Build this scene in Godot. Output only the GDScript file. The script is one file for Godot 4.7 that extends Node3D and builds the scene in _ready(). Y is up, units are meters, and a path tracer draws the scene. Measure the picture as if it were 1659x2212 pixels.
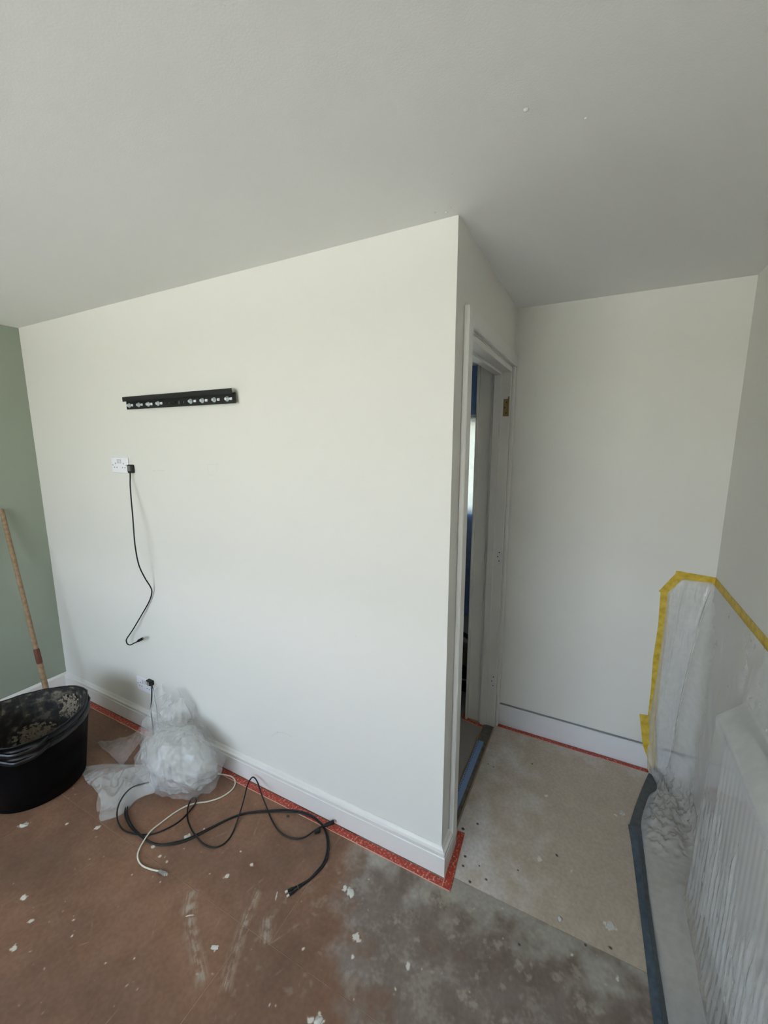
extends Node3D

# Room frame: y up, floor y = 0, ceiling y = 2.4. The pale wall with the bracket is the plane z = 0,
# its outer corner stands at x = 0, the recess behind it ends at z = -1.02.
const H := 2.4
const LEFT := -2.777
const RIGHT := 0.973
const BACK := -1.022
const REAR := 3.4
const FAR := -2.52
const TS := 0.02

var rng := RandomNumberGenerator.new()
var taken := {}
var M := {}


func _ready() -> void:
	rng.seed = 7
	setup_view()
	make_materials()
	build_shell()
	build_floor()
	build_door()
	build_windows()
	build_skirting()
	build_red_tape()
	build_radiator_and_sheet()
	build_bracket()
	build_upper_socket()
	build_lower_socket()
	build_tubs()
	build_pole()
	build_polythene()
	build_floor_cables()
	build_crumbs()
	build_far_room()


func setup_view() -> void:
	var cam := Camera3D.new()
	cam.name = "camera"
	cam.position = Vector3(0.4399, 1.71, 1.3518)
	cam.rotation = Vector3(-0.16723, 0.4769, -0.0002)
	cam.fov = 102.28
	cam.near = 0.02
	add_child(cam)
	var sky_mat := ProceduralSkyMaterial.new()
	sky_mat.sky_top_color = Color(0.72, 0.82, 0.95)
	sky_mat.sky_horizon_color = Color(0.93, 0.95, 0.96)
	sky_mat.sky_curve = 0.2
	sky_mat.ground_horizon_color = Color(0.62, 0.62, 0.52)
	sky_mat.ground_bottom_color = Color(0.45, 0.45, 0.36)
	sky_mat.ground_curve = 0.1
	sky_mat.sky_energy_multiplier = 1.0
	sky_mat.ground_energy_multiplier = 1.0
	var sky := Sky.new()
	sky.sky_material = sky_mat
	var env := Environment.new()
	env.background_mode = Environment.BG_SKY
	env.sky = sky
	env.tonemap_mode = Environment.TONE_MAPPER_LINEAR
	env.tonemap_exposure = 14.3
	env.sdfgi_enabled = true
	env.ssao_enabled = true
	env.ssil_enabled = true
	# sun from beyond the house's side wall: it lights the ground outside, not the room itself
	var sun := DirectionalLight3D.new()
	sun.name = "sun"
	sun.light_color = Color(1.0, 0.97, 0.92)
	sun.light_energy = 3.2
	sun.light_angular_distance = 0.6
	sun.shadow_enabled = true
	sun.look_at_from_position(Vector3(0.8, 0.75, -0.15), Vector3.ZERO, Vector3.UP)
	add_child(sun)
	var we := WorldEnvironment.new()
	we.name = "world_environment"
	we.environment = env
	add_child(we)


# ------------------------------------------------------------------ helpers

func numbered(called: String) -> String:
	if not taken.has(called):
		taken[called] = 0
		return called
	taken[called] += 1
	return "%s_%03d" % [called, taken[called]]


func thing(called: String, label: String, category: String, at := Vector3.ZERO, group := "") -> Node3D:
	var o := Node3D.new()
	o.name = numbered(called)
	add_child(o)
	o.position = at
	tag(o, label, category, group)
	return o


func tag(o: Node3D, label: String, category: String, group := "") -> void:
	o.set_meta("label", label)
	o.set_meta("category", category)
	if group != "":
		o.set_meta("group", group)


func obj(called: String, st: SurfaceTool, m: Material, parent: Node3D = self) -> MeshInstance3D:
	st.generate_normals()
	var o := MeshInstance3D.new()
	o.name = numbered(called) if parent == self else called
	o.mesh = st.commit()
	o.material_override = m
	parent.add_child(o, true)
	return o


func struct(called: String, st: SurfaceTool, m: Material, label: String, category: String) -> MeshInstance3D:
	var o := obj(called, st, m)
	o.set_meta("kind", "structure")
	tag(o, label, category)
	return o


func struct_root(called: String, label: String, category: String) -> Node3D:
	var o := thing(called, label, category)
	o.set_meta("kind", "structure")
	return o


func mb() -> SurfaceTool:
	var st := SurfaceTool.new()
	st.begin(Mesh.PRIMITIVE_TRIANGLES)
	return st


func tri(st: SurfaceTool, a: Vector3, b: Vector3, c: Vector3) -> void:
	st.add_vertex(a)
	st.add_vertex(b)
	st.add_vertex(c)


func quad(st: SurfaceTool, a: Vector3, b: Vector3, c: Vector3, d: Vector3) -> void:
	tri(st, a, b, c)
	tri(st, a, c, d)


# a quad or triangle whose front side looks along n
func face(st: SurfaceTool, p: Array, n: Vector3) -> void:
	var flip: bool = (p[1] - p[0]).cross(p[2] - p[0]).dot(n) > 0.0
	for k in range(1, p.size() - 1):
		if flip:
			tri(st, p[0], p[k + 1], p[k])
		else:
			tri(st, p[0], p[k], p[k + 1])


# box between lo and hi with chamfered edges, turned by xf
func box(st: SurfaceTool, lo: Vector3, hi: Vector3, b := 0.0, xf := Transform3D()) -> void:
	st.set_smooth_group(-1)
	var c := (lo + hi) * 0.5
	var h := (hi - lo) * 0.5
	b = minf(b, minf(h.x, minf(h.y, h.z)) * 0.9)
	var corner := func(s: Vector3, a: int) -> Vector3:
		var v := s * h
		for k in 3:
			if k != a:
				v[k] -= s[k] * b
		return xf * (c + v)
	for a in 3:
		var u := (a + 1) % 3
		var w := (a + 2) % 3
		for s in [-1.0, 1.0]:
			var q := []
			for e in [[-1.0, -1.0], [1.0, -1.0], [1.0, 1.0], [-1.0, 1.0]]:
				var sg := Vector3.ZERO
				sg[a] = s
				sg[u] = e[0]
				sg[w] = e[1]
				q.append(corner.call(sg, a))
			var n := Vector3.ZERO
			n[a] = s
			face(st, q, xf.basis * n)
	if b <= 0.0:
		return
	for a in 3:
		var u := (a + 1) % 3
		var w := (a + 2) % 3
		for s in [-1.0, 1.0]:
			for t in [-1.0, 1.0]:
				var s0 := Vector3.ZERO
				s0[u] = s
				s0[w] = t
				s0[a] = -1.0
				var s1 := s0
				s1[a] = 1.0
				var n := Vector3.ZERO
				n[u] = s
				n[w] = t
				face(st, [corner.call(s0, u), corner.call(s1, u), corner.call(s1, w), corner.call(s0, w)], xf.basis * n)
	for sx in [-1.0, 1.0]:
		for sy in [-1.0, 1.0]:
			for sz in [-1.0, 1.0]:
				var s := Vector3(sx, sy, sz)
				face(st, [corner.call(s, 0), corner.call(s, 1), corner.call(s, 2)], xf.basis * s)


# closed strip of boxes side by side is avoided: one prism from a polygon in the plane of (u, v) pushed along w
func prism(st: SurfaceTool, poly: PackedVector2Array, origin: Vector3, u: Vector3, v: Vector3, w: Vector3) -> void:
	st.set_smooth_group(-1)
	var idx := Geometry2D.triangulate_polygon(poly)
	var mid := Vector2.ZERO
	for p in poly:
		mid += p / poly.size()
	for k in range(0, idx.size(), 3):
		var q := []
		for j in 3:
			q.append(origin + u * poly[idx[k + j]].x + v * poly[idx[k + j]].y)
		face(st, q, -w)
		face(st, [q[0] + w, q[1] + w, q[2] + w], w)
	for k in poly.size():
		var p0 := poly[k]
		var p1 := poly[(k + 1) % poly.size()]
		var a := origin + u * p0.x + v * p0.y
		var b := origin + u * p1.x + v * p1.y
		var e := p1 - p0
		var n2 := Vector2(e.y, -e.x)
		if Geometry2D.is_point_in_polygon((p0 + p1) * 0.5 + n2.normalized() * 1e-5, poly):
			n2 = -n2
		face(st, [a, b, b + w, a + w], u * n2.x + v * n2.y)


func smooth_path(p: Array, per := 4) -> PackedVector3Array:
	var out := PackedVector3Array()
	for i in p.size() - 1:
		var a: Vector3 = p[maxi(i - 1, 0)]
		var b: Vector3 = p[i]
		var c: Vector3 = p[i + 1]
		var d: Vector3 = p[mini(i + 2, p.size() - 1)]
		for k in per:
			out.append(b.cubic_interpolate(c, a, d, float(k) / per))
	out.append(p[-1])
	return out


# round tube along a path; r may be one radius or one per point
func tube(st: SurfaceTool, p: PackedVector3Array, r, seg := 8) -> void:
	st.set_smooth_group(1)
	var n := p.size()
	var t := (p[1] - p[0]).normalized()
	var side := t.cross(Vector3.UP if absf(t.y) < 0.9 else Vector3.RIGHT).normalized()
	var rings := []
	for i in n:
		var d := (p[mini(i + 1, n - 1)] - p[maxi(i - 1, 0)]).normalized()
		side = (side - d * side.dot(d)).normalized()
		var up := d.cross(side)
		var rad: float = r if (r is float) else r[i]
		var ring := PackedVector3Array()
		for k in seg:
			var a := TAU * k / seg
			ring.append(p[i] + (side * cos(a) + up * sin(a)) * rad)
		rings.append(ring)
	for i in n - 1:
		for k in seg:
			var j := (k + 1) % seg
			face(st, [rings[i][k], rings[i][j], rings[i + 1][j], rings[i + 1][k]], (rings[i][k] + rings[i][j]) * 0.5 - p[i])
	st.set_smooth_group(-1)
	for e in [0, n - 1]:
		var out := (p[0] - p[1]) if e == 0 else (p[n - 1] - p[n - 2])
		for k in seg:
			face(st, [p[e], rings[e][k], rings[e][(k + 1) % seg]], out)


# surface of revolution; profile of (radius, height); shape(point, angle) may bend it
func lathe(st: SurfaceTool, profile: Array, seg: int, xf := Transform3D(), shape = null) -> void:
	st.set_smooth_group(1)
	var rings := []
	for q in profile:
		var ring := []
		for k in seg:
			var a := TAU * k / seg
			var v := Vector3(q.x * cos(a), q.y, q.x * sin(a))
			if shape != null:
				v = shape.call(v, a)
			ring.append(xf * v)
		rings.append(ring)
	for i in profile.size() - 1:
		for k in seg:
			var j := (k + 1) % seg
			quad(st, rings[i][k], rings[i][j], rings[i + 1][j], rings[i + 1][k])


# an nu x nv sheet
func grid(st: SurfaceTool, nu: int, nv: int, f: Callable, keep = null) -> void:
	st.set_smooth_group(1)
	var p := []
	for i in nu + 1:
		var row := PackedVector3Array()
		for j in nv + 1:
			row.append(f.call(float(i) / nu, float(j) / nv))
		p.append(row)
	for i in nu:
		for j in nv:
			if keep != null and not keep.call((i + 0.5) / nu, (j + 0.5) / nv):
				continue
			quad(st, p[i][j], p[i + 1][j], p[i + 1][j + 1], p[i][j + 1])


# profile of (distance from wall, height) run between two ends; ends give a point for each distance
func moulding(st: SurfaceTool, profile: Array, at0: Callable, at1: Callable, out: Vector3) -> void:
	st.set_smooth_group(-1)
	var n := profile.size()
	for k in n - 1:
		var a0: Vector3 = at0.call(profile[k].x) + Vector3.UP * profile[k].y
		var a1: Vector3 = at1.call(profile[k].x) + Vector3.UP * profile[k].y
		var b0: Vector3 = at0.call(profile[k + 1].x) + Vector3.UP * profile[k + 1].y
		var b1: Vector3 = at1.call(profile[k + 1].x) + Vector3.UP * profile[k + 1].y
		var e: Vector2 = profile[k + 1] - profile[k]
		face(st, [a0, a1, b1, b0], out * -e.y + Vector3.UP * e.x)
	for e in [[at0, at1], [at1, at0]]:
		var q := []
		for k in n:
			q.append(e[0].call(profile[k].x) + Vector3.UP * profile[k].y)
		for k in range(1, n - 1):
			face(st, [e[0].call(0.0), q[k], q[k + 1]], e[0].call(0.0) - e[1].call(0.0))


# flat strip of tape: centre line, half width per point, surface normal, thickness
func strip(st: SurfaceTool, p: Array, hw: Array, n: Vector3, th := 0.0008, wob := 0.0) -> void:
	st.set_smooth_group(-1)
	var l := []
	var r := []
	for i in p.size():
		var d: Vector3 = (p[mini(i + 1, p.size() - 1)] - p[maxi(i - 1, 0)]).normalized()
		var s := d.cross(n).normalized()
		l.append(p[i] + s * (hw[i] + rng.randf_range(-wob, wob)))
		r.append(p[i] - s * (hw[i] + rng.randf_range(-wob, wob)))
	for i in p.size() - 1:
		face(st, [l[i] + n * th, l[i + 1] + n * th, r[i + 1] + n * th, r[i] + n * th], n)
		face(st, [l[i], l[i + 1], l[i + 1] + n * th, l[i] + n * th], l[i] - r[i])
		face(st, [r[i], r[i + 1], r[i + 1] + n * th, r[i] + n * th], r[i] - l[i])
	for e in [0, p.size() - 1]:
		face(st, [l[e], r[e], r[e] + n * th, l[e] + n * th], (p[0] - p[1]) if e == 0 else (p[-1] - p[-2]))


func fine_line(a: Vector3, b: Vector3, n: int) -> Array:
	var out := []
	for i in n + 1:
		out.append(a.lerp(b, float(i) / n))
	return out


func many(v: float, n: int) -> Array:
	var a := []
	a.resize(n)
	a.fill(v)
	return a


# ------------------------------------------------------------------ materials

func noise(seed_: int, freq: float, kind := FastNoiseLite.TYPE_SIMPLEX_SMOOTH, oct := 4, fractal := FastNoiseLite.FRACTAL_FBM) -> FastNoiseLite:
	var n := FastNoiseLite.new()
	n.seed = seed_
	n.frequency = freq
	n.noise_type = kind
	n.fractal_type = fractal
	n.fractal_octaves = oct
	return n


func ramp_tex(n: FastNoiseLite, stops: Array, side := 512) -> NoiseTexture2D:
	var t := NoiseTexture2D.new()
	t.width = side
	t.height = side
	t.seamless = true
	t.noise = n
	var g := Gradient.new()
	var off := PackedFloat32Array()
	var col := PackedColorArray()
	for s in stops:
		off.append(s[0])
		col.append(s[1])
	g.offsets = off
	g.colors = col
	t.color_ramp = g
	return t


func bump_tex(n: FastNoiseLite, strength: float, side := 512) -> NoiseTexture2D:
	var t := NoiseTexture2D.new()
	t.width = side
	t.height = side
	t.seamless = true
	t.noise = n
	t.as_normal_map = true
	t.bump_strength = strength
	return t


func mat(c: Color, rough := 0.6, metal := 0.0) -> StandardMaterial3D:
	var m := StandardMaterial3D.new()
	m.albedo_color = c
	m.roughness = rough
	m.metallic = metal
	m.cull_mode = BaseMaterial3D.CULL_DISABLED
	return m


func bumped(m: StandardMaterial3D, t: Texture2D, repeat: float, strength := 1.0) -> StandardMaterial3D:
	m.normal_enabled = true
	m.normal_texture = t
	m.normal_scale = strength
	m.uv1_triplanar = true
	m.uv1_world_triplanar = true
	m.uv1_scale = Vector3.ONE * repeat
	return m


func textured(m: StandardMaterial3D, t: Texture2D, repeat: float) -> StandardMaterial3D:
	m.albedo_texture = t
	m.uv1_triplanar = true
	m.uv1_world_triplanar = true
	m.uv1_scale = Vector3.ONE * repeat
	return m


func film(alpha: float, rough: float) -> StandardMaterial3D:
	var m := mat(Color(0.93, 0.93, 0.92, alpha), rough)
	m.transparency = BaseMaterial3D.TRANSPARENCY_ALPHA
	m.albedo_texture = M.film_grain
	m.uv1_triplanar = true
	m.uv1_world_triplanar = true
	m.uv1_scale = Vector3.ONE * 3.0
	m.metallic_specular = 0.6
	m.clearcoat_enabled = true
	m.clearcoat = 0.7
	m.clearcoat_roughness = 0.1
	return m


func make_materials() -> void:
	var stipple := bump_tex(noise(3, 0.09, FastNoiseLite.TYPE_SIMPLEX_SMOOTH, 2), 2.0)
	M.wall = bumped(mat(Color(0.905, 0.897, 0.868), 0.75), stipple, 4.0, 0.12)
	M.wall_green = bumped(mat(Color(0.6, 0.635, 0.57), 0.7), stipple, 4.0, 0.12)
	M.ceiling = bumped(mat(Color(0.93, 0.93, 0.922), 0.85), stipple, 3.6, 0.14)
	M.gloss = mat(Color(0.9, 0.89, 0.87), 0.35)
	M.gloss_cool = mat(Color(0.9, 0.895, 0.9), 0.4)
	M.raw_edge = mat(Color(0.55, 0.56, 0.56), 0.7)
	M.wall_blue = bumped(mat(Color(0.48, 0.59, 0.8), 0.5), stipple, 4.0, 0.12)
	var worn := noise(11, 0.05, FastNoiseLite.TYPE_SIMPLEX_SMOOTH, 3)
	M.red = textured(mat(Color.WHITE, 0.55), ramp_tex(worn, [[0.0, Color(0.56, 0.19, 0.14)], [0.45, Color(0.67, 0.255, 0.195)], [0.66, Color(0.72, 0.31, 0.24)], [0.74, Color(0.84, 0.56, 0.48)], [1.0, Color(0.88, 0.75, 0.68)]]), 3.0)
	M.red_edge = mat(Color(0.85, 0.66, 0.58), 0.7)
	M.yellow = textured(mat(Color.WHITE, 0.55), ramp_tex(noise(21, 0.012), [[0.0, Color(0.74, 0.6, 0.14)], [0.5, Color(0.83, 0.71, 0.24)], [1.0, Color(0.88, 0.77, 0.34)]]), 4.0)
	M.duct = textured(mat(Color.WHITE, 0.45), ramp_tex(noise(22, 0.02), [[0.0, Color(0.25, 0.27, 0.28)], [1.0, Color(0.33, 0.35, 0.36)]]), 3.0)
	M.duct_blue = textured(mat(Color.WHITE, 0.4), ramp_tex(noise(23, 0.02), [[0.0, Color(0.24, 0.29, 0.34)], [1.0, Color(0.32, 0.38, 0.43)]]), 3.0)
	M.black = mat(Color(0.035, 0.035, 0.04), 0.45)
	M.black_matt = mat(Color(0.06, 0.06, 0.065), 0.6)
	M.rail = mat(Color(0.085, 0.09, 0.095), 0.5)
	M.zinc = mat(Color(0.82, 0.85, 0.86), 0.35, 0.25)
	M.white_plastic = mat(Color(0.96, 0.96, 0.985), 0.3)
	M.slot = mat(Color(0.12, 0.12, 0.13), 0.8)
	M.grey_plastic = mat(Color(0.45, 0.43, 0.41), 0.5)
	M.cable_white = mat(Color(0.85, 0.84, 0.78), 0.45)
	M.clear_tip = mat(Color(0.8, 0.76, 0.72), 0.25)
	M.steel = mat(Color(0.7, 0.7, 0.7), 0.3, 0.9)
	M.brass = textured(mat(Color.WHITE, 0.5, 0.2), ramp_tex(noise(24, 0.03), [[0.0, Color(0.55, 0.46, 0.28)], [1.0, Color(0.72, 0.64, 0.46)]]), 10.0)
	var rubber := noise(31, 0.014, FastNoiseLite.TYPE_SIMPLEX_SMOOTH, 5)
	M.rubber = mat(Color(0.02, 0.02, 0.022), 0.6)
	M.rubber.metallic_specular = 0.25
	M.rubber_rim = mat(Color(0.02, 0.02, 0.022), 0.38)
	M.rubber_dirty = textured(mat(Color.WHITE, 0.8), ramp_tex(rubber, [[0.0, Color(0.05, 0.05, 0.05)], [0.4, Color(0.11, 0.108, 0.103)], [0.55, Color(0.19, 0.182, 0.168)], [0.68, Color(0.27, 0.255, 0.225)], [0.74, Color(0.46, 0.42, 0.365)], [1.0, Color(0.54, 0.49, 0.42)]]), 2.2)
	M.plaster = textured(mat(Color.WHITE, 0.9), ramp_tex(noise(33, 0.03), [[0.0, Color(0.4, 0.36, 0.31)], [1.0, Color(0.66, 0.61, 0.54)]]), 5.0)
	M.wood = textured(mat(Color.WHITE, 0.6), ramp_tex(noise(35, 0.015), [[0.0, Color(0.46, 0.37, 0.27)], [0.6, Color(0.6, 0.5, 0.38)], [1.0, Color(0.66, 0.57, 0.45)]]), 4.0)
	M.rust = mat(Color(0.4, 0.22, 0.14), 0.6)
	M.timber_grey = textured(mat(Color.WHITE, 0.8), ramp_tex(noise(36, 0.02), [[0.0, Color(0.3, 0.28, 0.25)], [1.0, Color(0.46, 0.44, 0.4)]]), 3.0)
	M.blue_film = mat(Color(0.5, 0.6, 0.78), 0.25)
	M.film_grain = ramp_tex(noise(27, 0.03), [[0.0, Color(0.93, 0.93, 0.93)], [1.0, Color(1, 1, 1)]], 256)
	M.film_thin = film(0.2, 0.2)
	M.sheet_film = film(0.43, 0.25)
	M.film = film(0.36, 0.2)
	M.film_thick = film(0.5, 0.25)
	M.dust_sub = mat(Color(0.66, 0.56, 0.47), 0.95)
	M.dark_gap = mat(Color(0.14, 0.12, 0.1), 0.95)
	M.chip = mat(Color(0.8, 0.79, 0.76), 0.85)
	M.radiator = mat(Color(0.88, 0.88, 0.87), 0.35)
	M.canvas = mat(Color(0.42, 0.37, 0.29), 0.9)
	M.outside = mat(Color(0.575, 0.583, 0.562), 0.9)
	var glass := StandardMaterial3D.new()
	glass.albedo_color = Color(1, 1, 1, 0.04)
	glass.transparency = BaseMaterial3D.TRANSPARENCY_ALPHA
	glass.roughness = 0.02
	M.glass = glass


# ------------------------------------------------------------------ shell

func build_shell() -> void:
	var st := wall_front_mesh()
	struct("wall_front", st, wall_front_material(), "long off-white painted wall carrying the black bracket", "wall")
	st = mb()
	box(st, Vector3(LEFT - 0.12, -0.12, FAR - 0.1), Vector3(LEFT, H, REAR + 0.12))
	struct("wall_left", st, M.wall_green, "sage green painted wall at the left edge", "wall")
	st = mb()
	box(st, Vector3(-0.1, 0, -0.14), Vector3(0, H, -0.1))
	box(st, Vector3(-0.1, 2.1, -0.975), Vector3(0, H, -0.14))
	box(st, Vector3(-0.17, 0, BACK), Vector3(0, H, -0.975))
	struct("wall_return", st, M.wall, "narrow shaded wall with the doorway, round the corner", "wall")
	st = mb()
	box(st, Vector3(-0.17, -0.0022, BACK - 0.1), Vector3(RIGHT + 0.12, H, BACK))
	struct("wall_alcove", st, M.wall, "off-white wall at the end of the recess past the door", "wall")
	st = mb()
	box(st, Vector3(RIGHT, -0.12, BACK), Vector3(RIGHT + 0.12, H, REAR + 0.12))
	struct("wall_right", st, M.wall, "shaded off-white wall at the right edge above the taped sheet", "wall")
	st = mb()
	box(st, Vector3(-0.17, -0.12, FAR), Vector3(-0.07, H, BACK - 0.1))
	struct("wall_hall", st, M.wall, "side wall of the blue room seen through the doorway", "wall")
	# the far wall of the next room with its window opening
	st = mb()
	var w0 := -1.5
	var w1 := -0.42
	box(st, Vector3(LEFT, -0.12, FAR - 0.1), Vector3(w0, H, FAR))
	box(st, Vector3(w1, -0.12, FAR - 0.1), Vector3(-0.07, H, FAR))
	box(st, Vector3(w0, -0.12, FAR - 0.1), Vector3(w1, 1.03, FAR))
	box(st, Vector3(w0, 1.93, FAR - 0.1), Vector3(w1, H, FAR))
	struct("wall_far", st, M.wall_blue, "blue wall of the next room, seen through the doorway", "wall")
	# the wall behind the photographer with the window that lights the room
	st = mb()
	box(st, Vector3(LEFT, -0.12, REAR), Vector3(-1.95, H, REAR + 0.12))
	box(st, Vector3(0.15, -0.12, REAR), Vector3(RIGHT, H, REAR + 0.12))
	box(st, Vector3(-1.95, -0.12, REAR), Vector3(0.15, 0.85, REAR + 0.12))
	box(st, Vector3(-1.95, 2.2, REAR), Vector3(0.15, H, REAR + 0.12))
	struct("wall_rear", st, M.wall, "wall with the window behind the viewer", "wall")
	st = mb()
	box(st, Vector3(LEFT - 0.12, H, FAR - 0.1), Vector3(RIGHT + 0.12, H + 0.15, REAR + 0.12))
	var ceil_o := struct("ceiling", st, M.ceiling, "plain white painted ceiling", "ceiling")
	# small raised lumps in the paint
	for q in [[Vector3(0.248, H, 0.329), 0.006], [Vector3(0.042, H, 0.2), 0.004], [Vector3(0.359, H, 0.246), 0.003], [Vector3(-0.03, H, 0.03), 0.005], [Vector3(-0.06, H, 0.045), 0.005], [Vector3(-0.01, H, 0.05), 0.004]]:
		st = mb()
		var c: Vector3 = q[0]
		var r: float = q[1]
		lathe(st, [Vector2(0.0001, -r * 0.5), Vector2(r * 0.6, -r * 0.4), Vector2(r, 0.0)], 8, Transform3D(Basis(), c))
		obj("paint_lump", st, M.ceiling, ceil_o)


# off-white paint with a few pencil lines and a smudge
func wall_front_material() -> StandardMaterial3D:
	var w := 2048
	var h := 1770
	var im := Image.create(w, h, false, Image.FORMAT_RGB8)
	im.fill(M.wall.albedo_color)
	var s := w / -LEFT
	var n := noise(55, 0.08, FastNoiseLite.TYPE_SIMPLEX_SMOOTH, 3)
	for q in [[-1.605, 1.566, -1.512, 1.569, 0.0016, 0.3], [-1.197, 1.608, -1.19, 1.563, 0.0016, 0.28], [-1.13, 1.612, -1.136, 1.57, 0.0016, 0.2], [-1.197, 1.608, -1.12, 1.612, 0.0016, 0.16], [-1.19, 1.56, -1.15, 1.558, 0.0022, 0.18], [-0.875, 0.298, -0.84, 0.33, 0.004, 0.2], [-0.84, 0.33, -0.795, 0.344, 0.004, 0.22], [-0.795, 0.344, -0.75, 0.338, 0.003, 0.15], [-0.39, 0.93, -0.385, 0.925, 0.002, 0.3]]:
		var p0 := Vector2(q[0] - LEFT, H - q[1]) * s
		var p1 := Vector2(q[2] - LEFT, H - q[3]) * s
		var r: float = q[4] * s
		for py in range(int(minf(p0.y, p1.y) - r - 1), int(maxf(p0.y, p1.y) + r + 2)):
			for px in range(int(minf(p0.x, p1.x) - r - 1), int(maxf(p0.x, p1.x) + r + 2)):
				var c := Vector2(px + 0.5, py + 0.5)
				var d := c.distance_to(Geometry2D.get_closest_point_to_segment(c, p0, p1))
				var a: float = clampf(1.2 - d / r, 0.0, 1.0) * q[5] * 0.55 * clampf(0.7 + n.get_noise_2d(px, py), 0.0, 1.0)
				if a > 0.005:
					im.set_pixel(px, py, im.get_pixel(px, py).lerp(Color(0.5, 0.49, 0.47), a))
	var m := mat(Color.WHITE, 0.75)
	m.albedo_texture = ImageTexture.create_from_image(im)
	return m


func wall_front_mesh() -> SurfaceTool:
	var st := mb()
	st.set_uv(Vector2(0.5, 0.2))
	box(st, Vector3(LEFT, -0.0022, -0.1), Vector3(0, H, -0.0005))
	var p := [Vector3(LEFT, -0.0022, 0), Vector3(0, -0.0022, 0), Vector3(0, H, 0), Vector3(LEFT, H, 0)]
	var uv := [Vector2(0, 1), Vector2(1, 1), Vector2(1, 0), Vector2(0, 0)]
	for k in [0, 2, 1, 0, 3, 2]:
		st.set_uv(uv[k])
		st.add_vertex(p[k])
	st.set_uv(Vector2(0.5, 0.2))
	for e in [[0, 1], [1, 2], [2, 3], [3, 0]]:
		var b := Vector3(0, 0, -0.0005)
		for v in [p[e[0]], p[e[1]], p[e[1]] + b, p[e[0]], p[e[1]] + b, p[e[0]] + b]:
			st.add_vertex(v)
	return st


# ------------------------------------------------------------------ floor

const FX0 := -2.8
const FX1 := 1.0
const FZ0 := -1.04
const FZ1 := 1.81
const FW := 1536
const FH := 1152


func floor_image() -> Image:
	var n_big := noise(41, 0.004, FastNoiseLite.TYPE_SIMPLEX_SMOOTH, 4).get_image(FW, FH, false, false, true).get_data()
	var n_mid := noise(42, 0.018, FastNoiseLite.TYPE_SIMPLEX_SMOOTH, 4).get_image(FW, FH, false, false, true).get_data()
	var n_fine := noise(43, 0.12, FastNoiseLite.TYPE_SIMPLEX_SMOOTH, 3).get_image(FW, FH, false, false, true).get_data()
	var n_cell := noise(44, 0.03, FastNoiseLite.TYPE_CELLULAR, 1).get_image(FW, FH, false, false, true).get_data()
	var data := PackedByteArray()
	data.resize(FW * FH * 3)
	var at := 0
	var i := 0
	for py in FH:
		var z := FZ0 + (FZ1 - FZ0) * (py + 0.5) / FH
		for px in FW:
			var x := FX0 + (FX1 - FX0) * (px + 0.5) / FW
			var b := n_big[i] / 255.0
			var m := n_mid[i] / 255.0
			var f := n_fine[i] / 255.0
			var r := 0.0
			var g := 0.0
			var bl := 0.0
			if z < 0.0:
				# pale board of the recess, with plaster dust scuffed near the corner and along the skirting
				r = 0.735 + 0.05 * (m - 0.5)
				g = 0.68 + 0.05 * (m - 0.5)
				bl = 0.61 + 0.05 * (m - 0.5)
				var dust := clampf((b * 0.5 + m * 0.5 - 0.22 - maxf(0.0, x - 0.06) * 1.3 + clampf(z + 0.45, 0.0, 0.3) * 0.6) * 1.8, 0.0, 0.85)
				dust = maxf(dust, clampf((0.6 * m + 0.6 * b - 0.4 - (z + 1.0) * 2.6) * 1.6, 0.0, 0.8))
				r = lerpf(r, 0.83, dust)
				g = lerpf(g, 0.81, dust)
				bl = lerpf(bl, 0.795, dust)
			else:
				r = 0.5 + 0.12 * (b - 0.5) + 0.05 * (m - 0.5)
				g = 0.377 + 0.08 * (b - 0.5) + 0.05 * (m - 0.5)
				bl = 0.302 + 0.05 * (b - 0.5) + 0.05 * (m - 0.5)
				# grey plaster slurry trodden in towards the recess
				var grey := clampf((x + 0.33 + (b - 0.5) * 0.9 + (m - 0.5) * 0.5) * 3.0, 0.0, 1.0)
				r = lerpf(r, 0.486 + 0.09 * (m - 0.5), grey)
				g = lerpf(g, 0.435 + 0.1 * (m - 0.5), grey)
				bl = lerpf(bl, 0.397 + 0.11 * (m - 0.5), grey)
				# dried plaster blotches in the grey part
				var blot := clampf((n_cell[i] / 255.0 * -1.0 + 0.3 + (m - 0.5) * 0.8 + (f - 0.5) * 0.5) * 3.0, 0.0, 1.0) * grey * 0.3
				# dust swept up against the tape
				var drift := clampf((0.16 - z + (m - 0.5) * 0.3) * 5.0, 0.0, 0.8) * clampf((x + 0.5 + (b - 0.5) * 0.6) * 4.0, 0.0, 1.0)
				var d := maxf(blot, drift)
				r = lerpf(r, 0.68, d)
				g = lerpf(g, 0.66, d)
				bl = lerpf(bl, 0.62, d)
			var k := 0.94 + 0.12 * f
			data[at] = int(clampf(r * k, 0, 1) * 255)
			data[at + 1] = int(clampf(g * k, 0, 1) * 255)
			data[at + 2] = int(clampf(bl * k, 0, 1) * 255)
			at += 3
			i += 1
	return Image.create_from_data(FW, FH, false, Image.FORMAT_RGB8, data)


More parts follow.
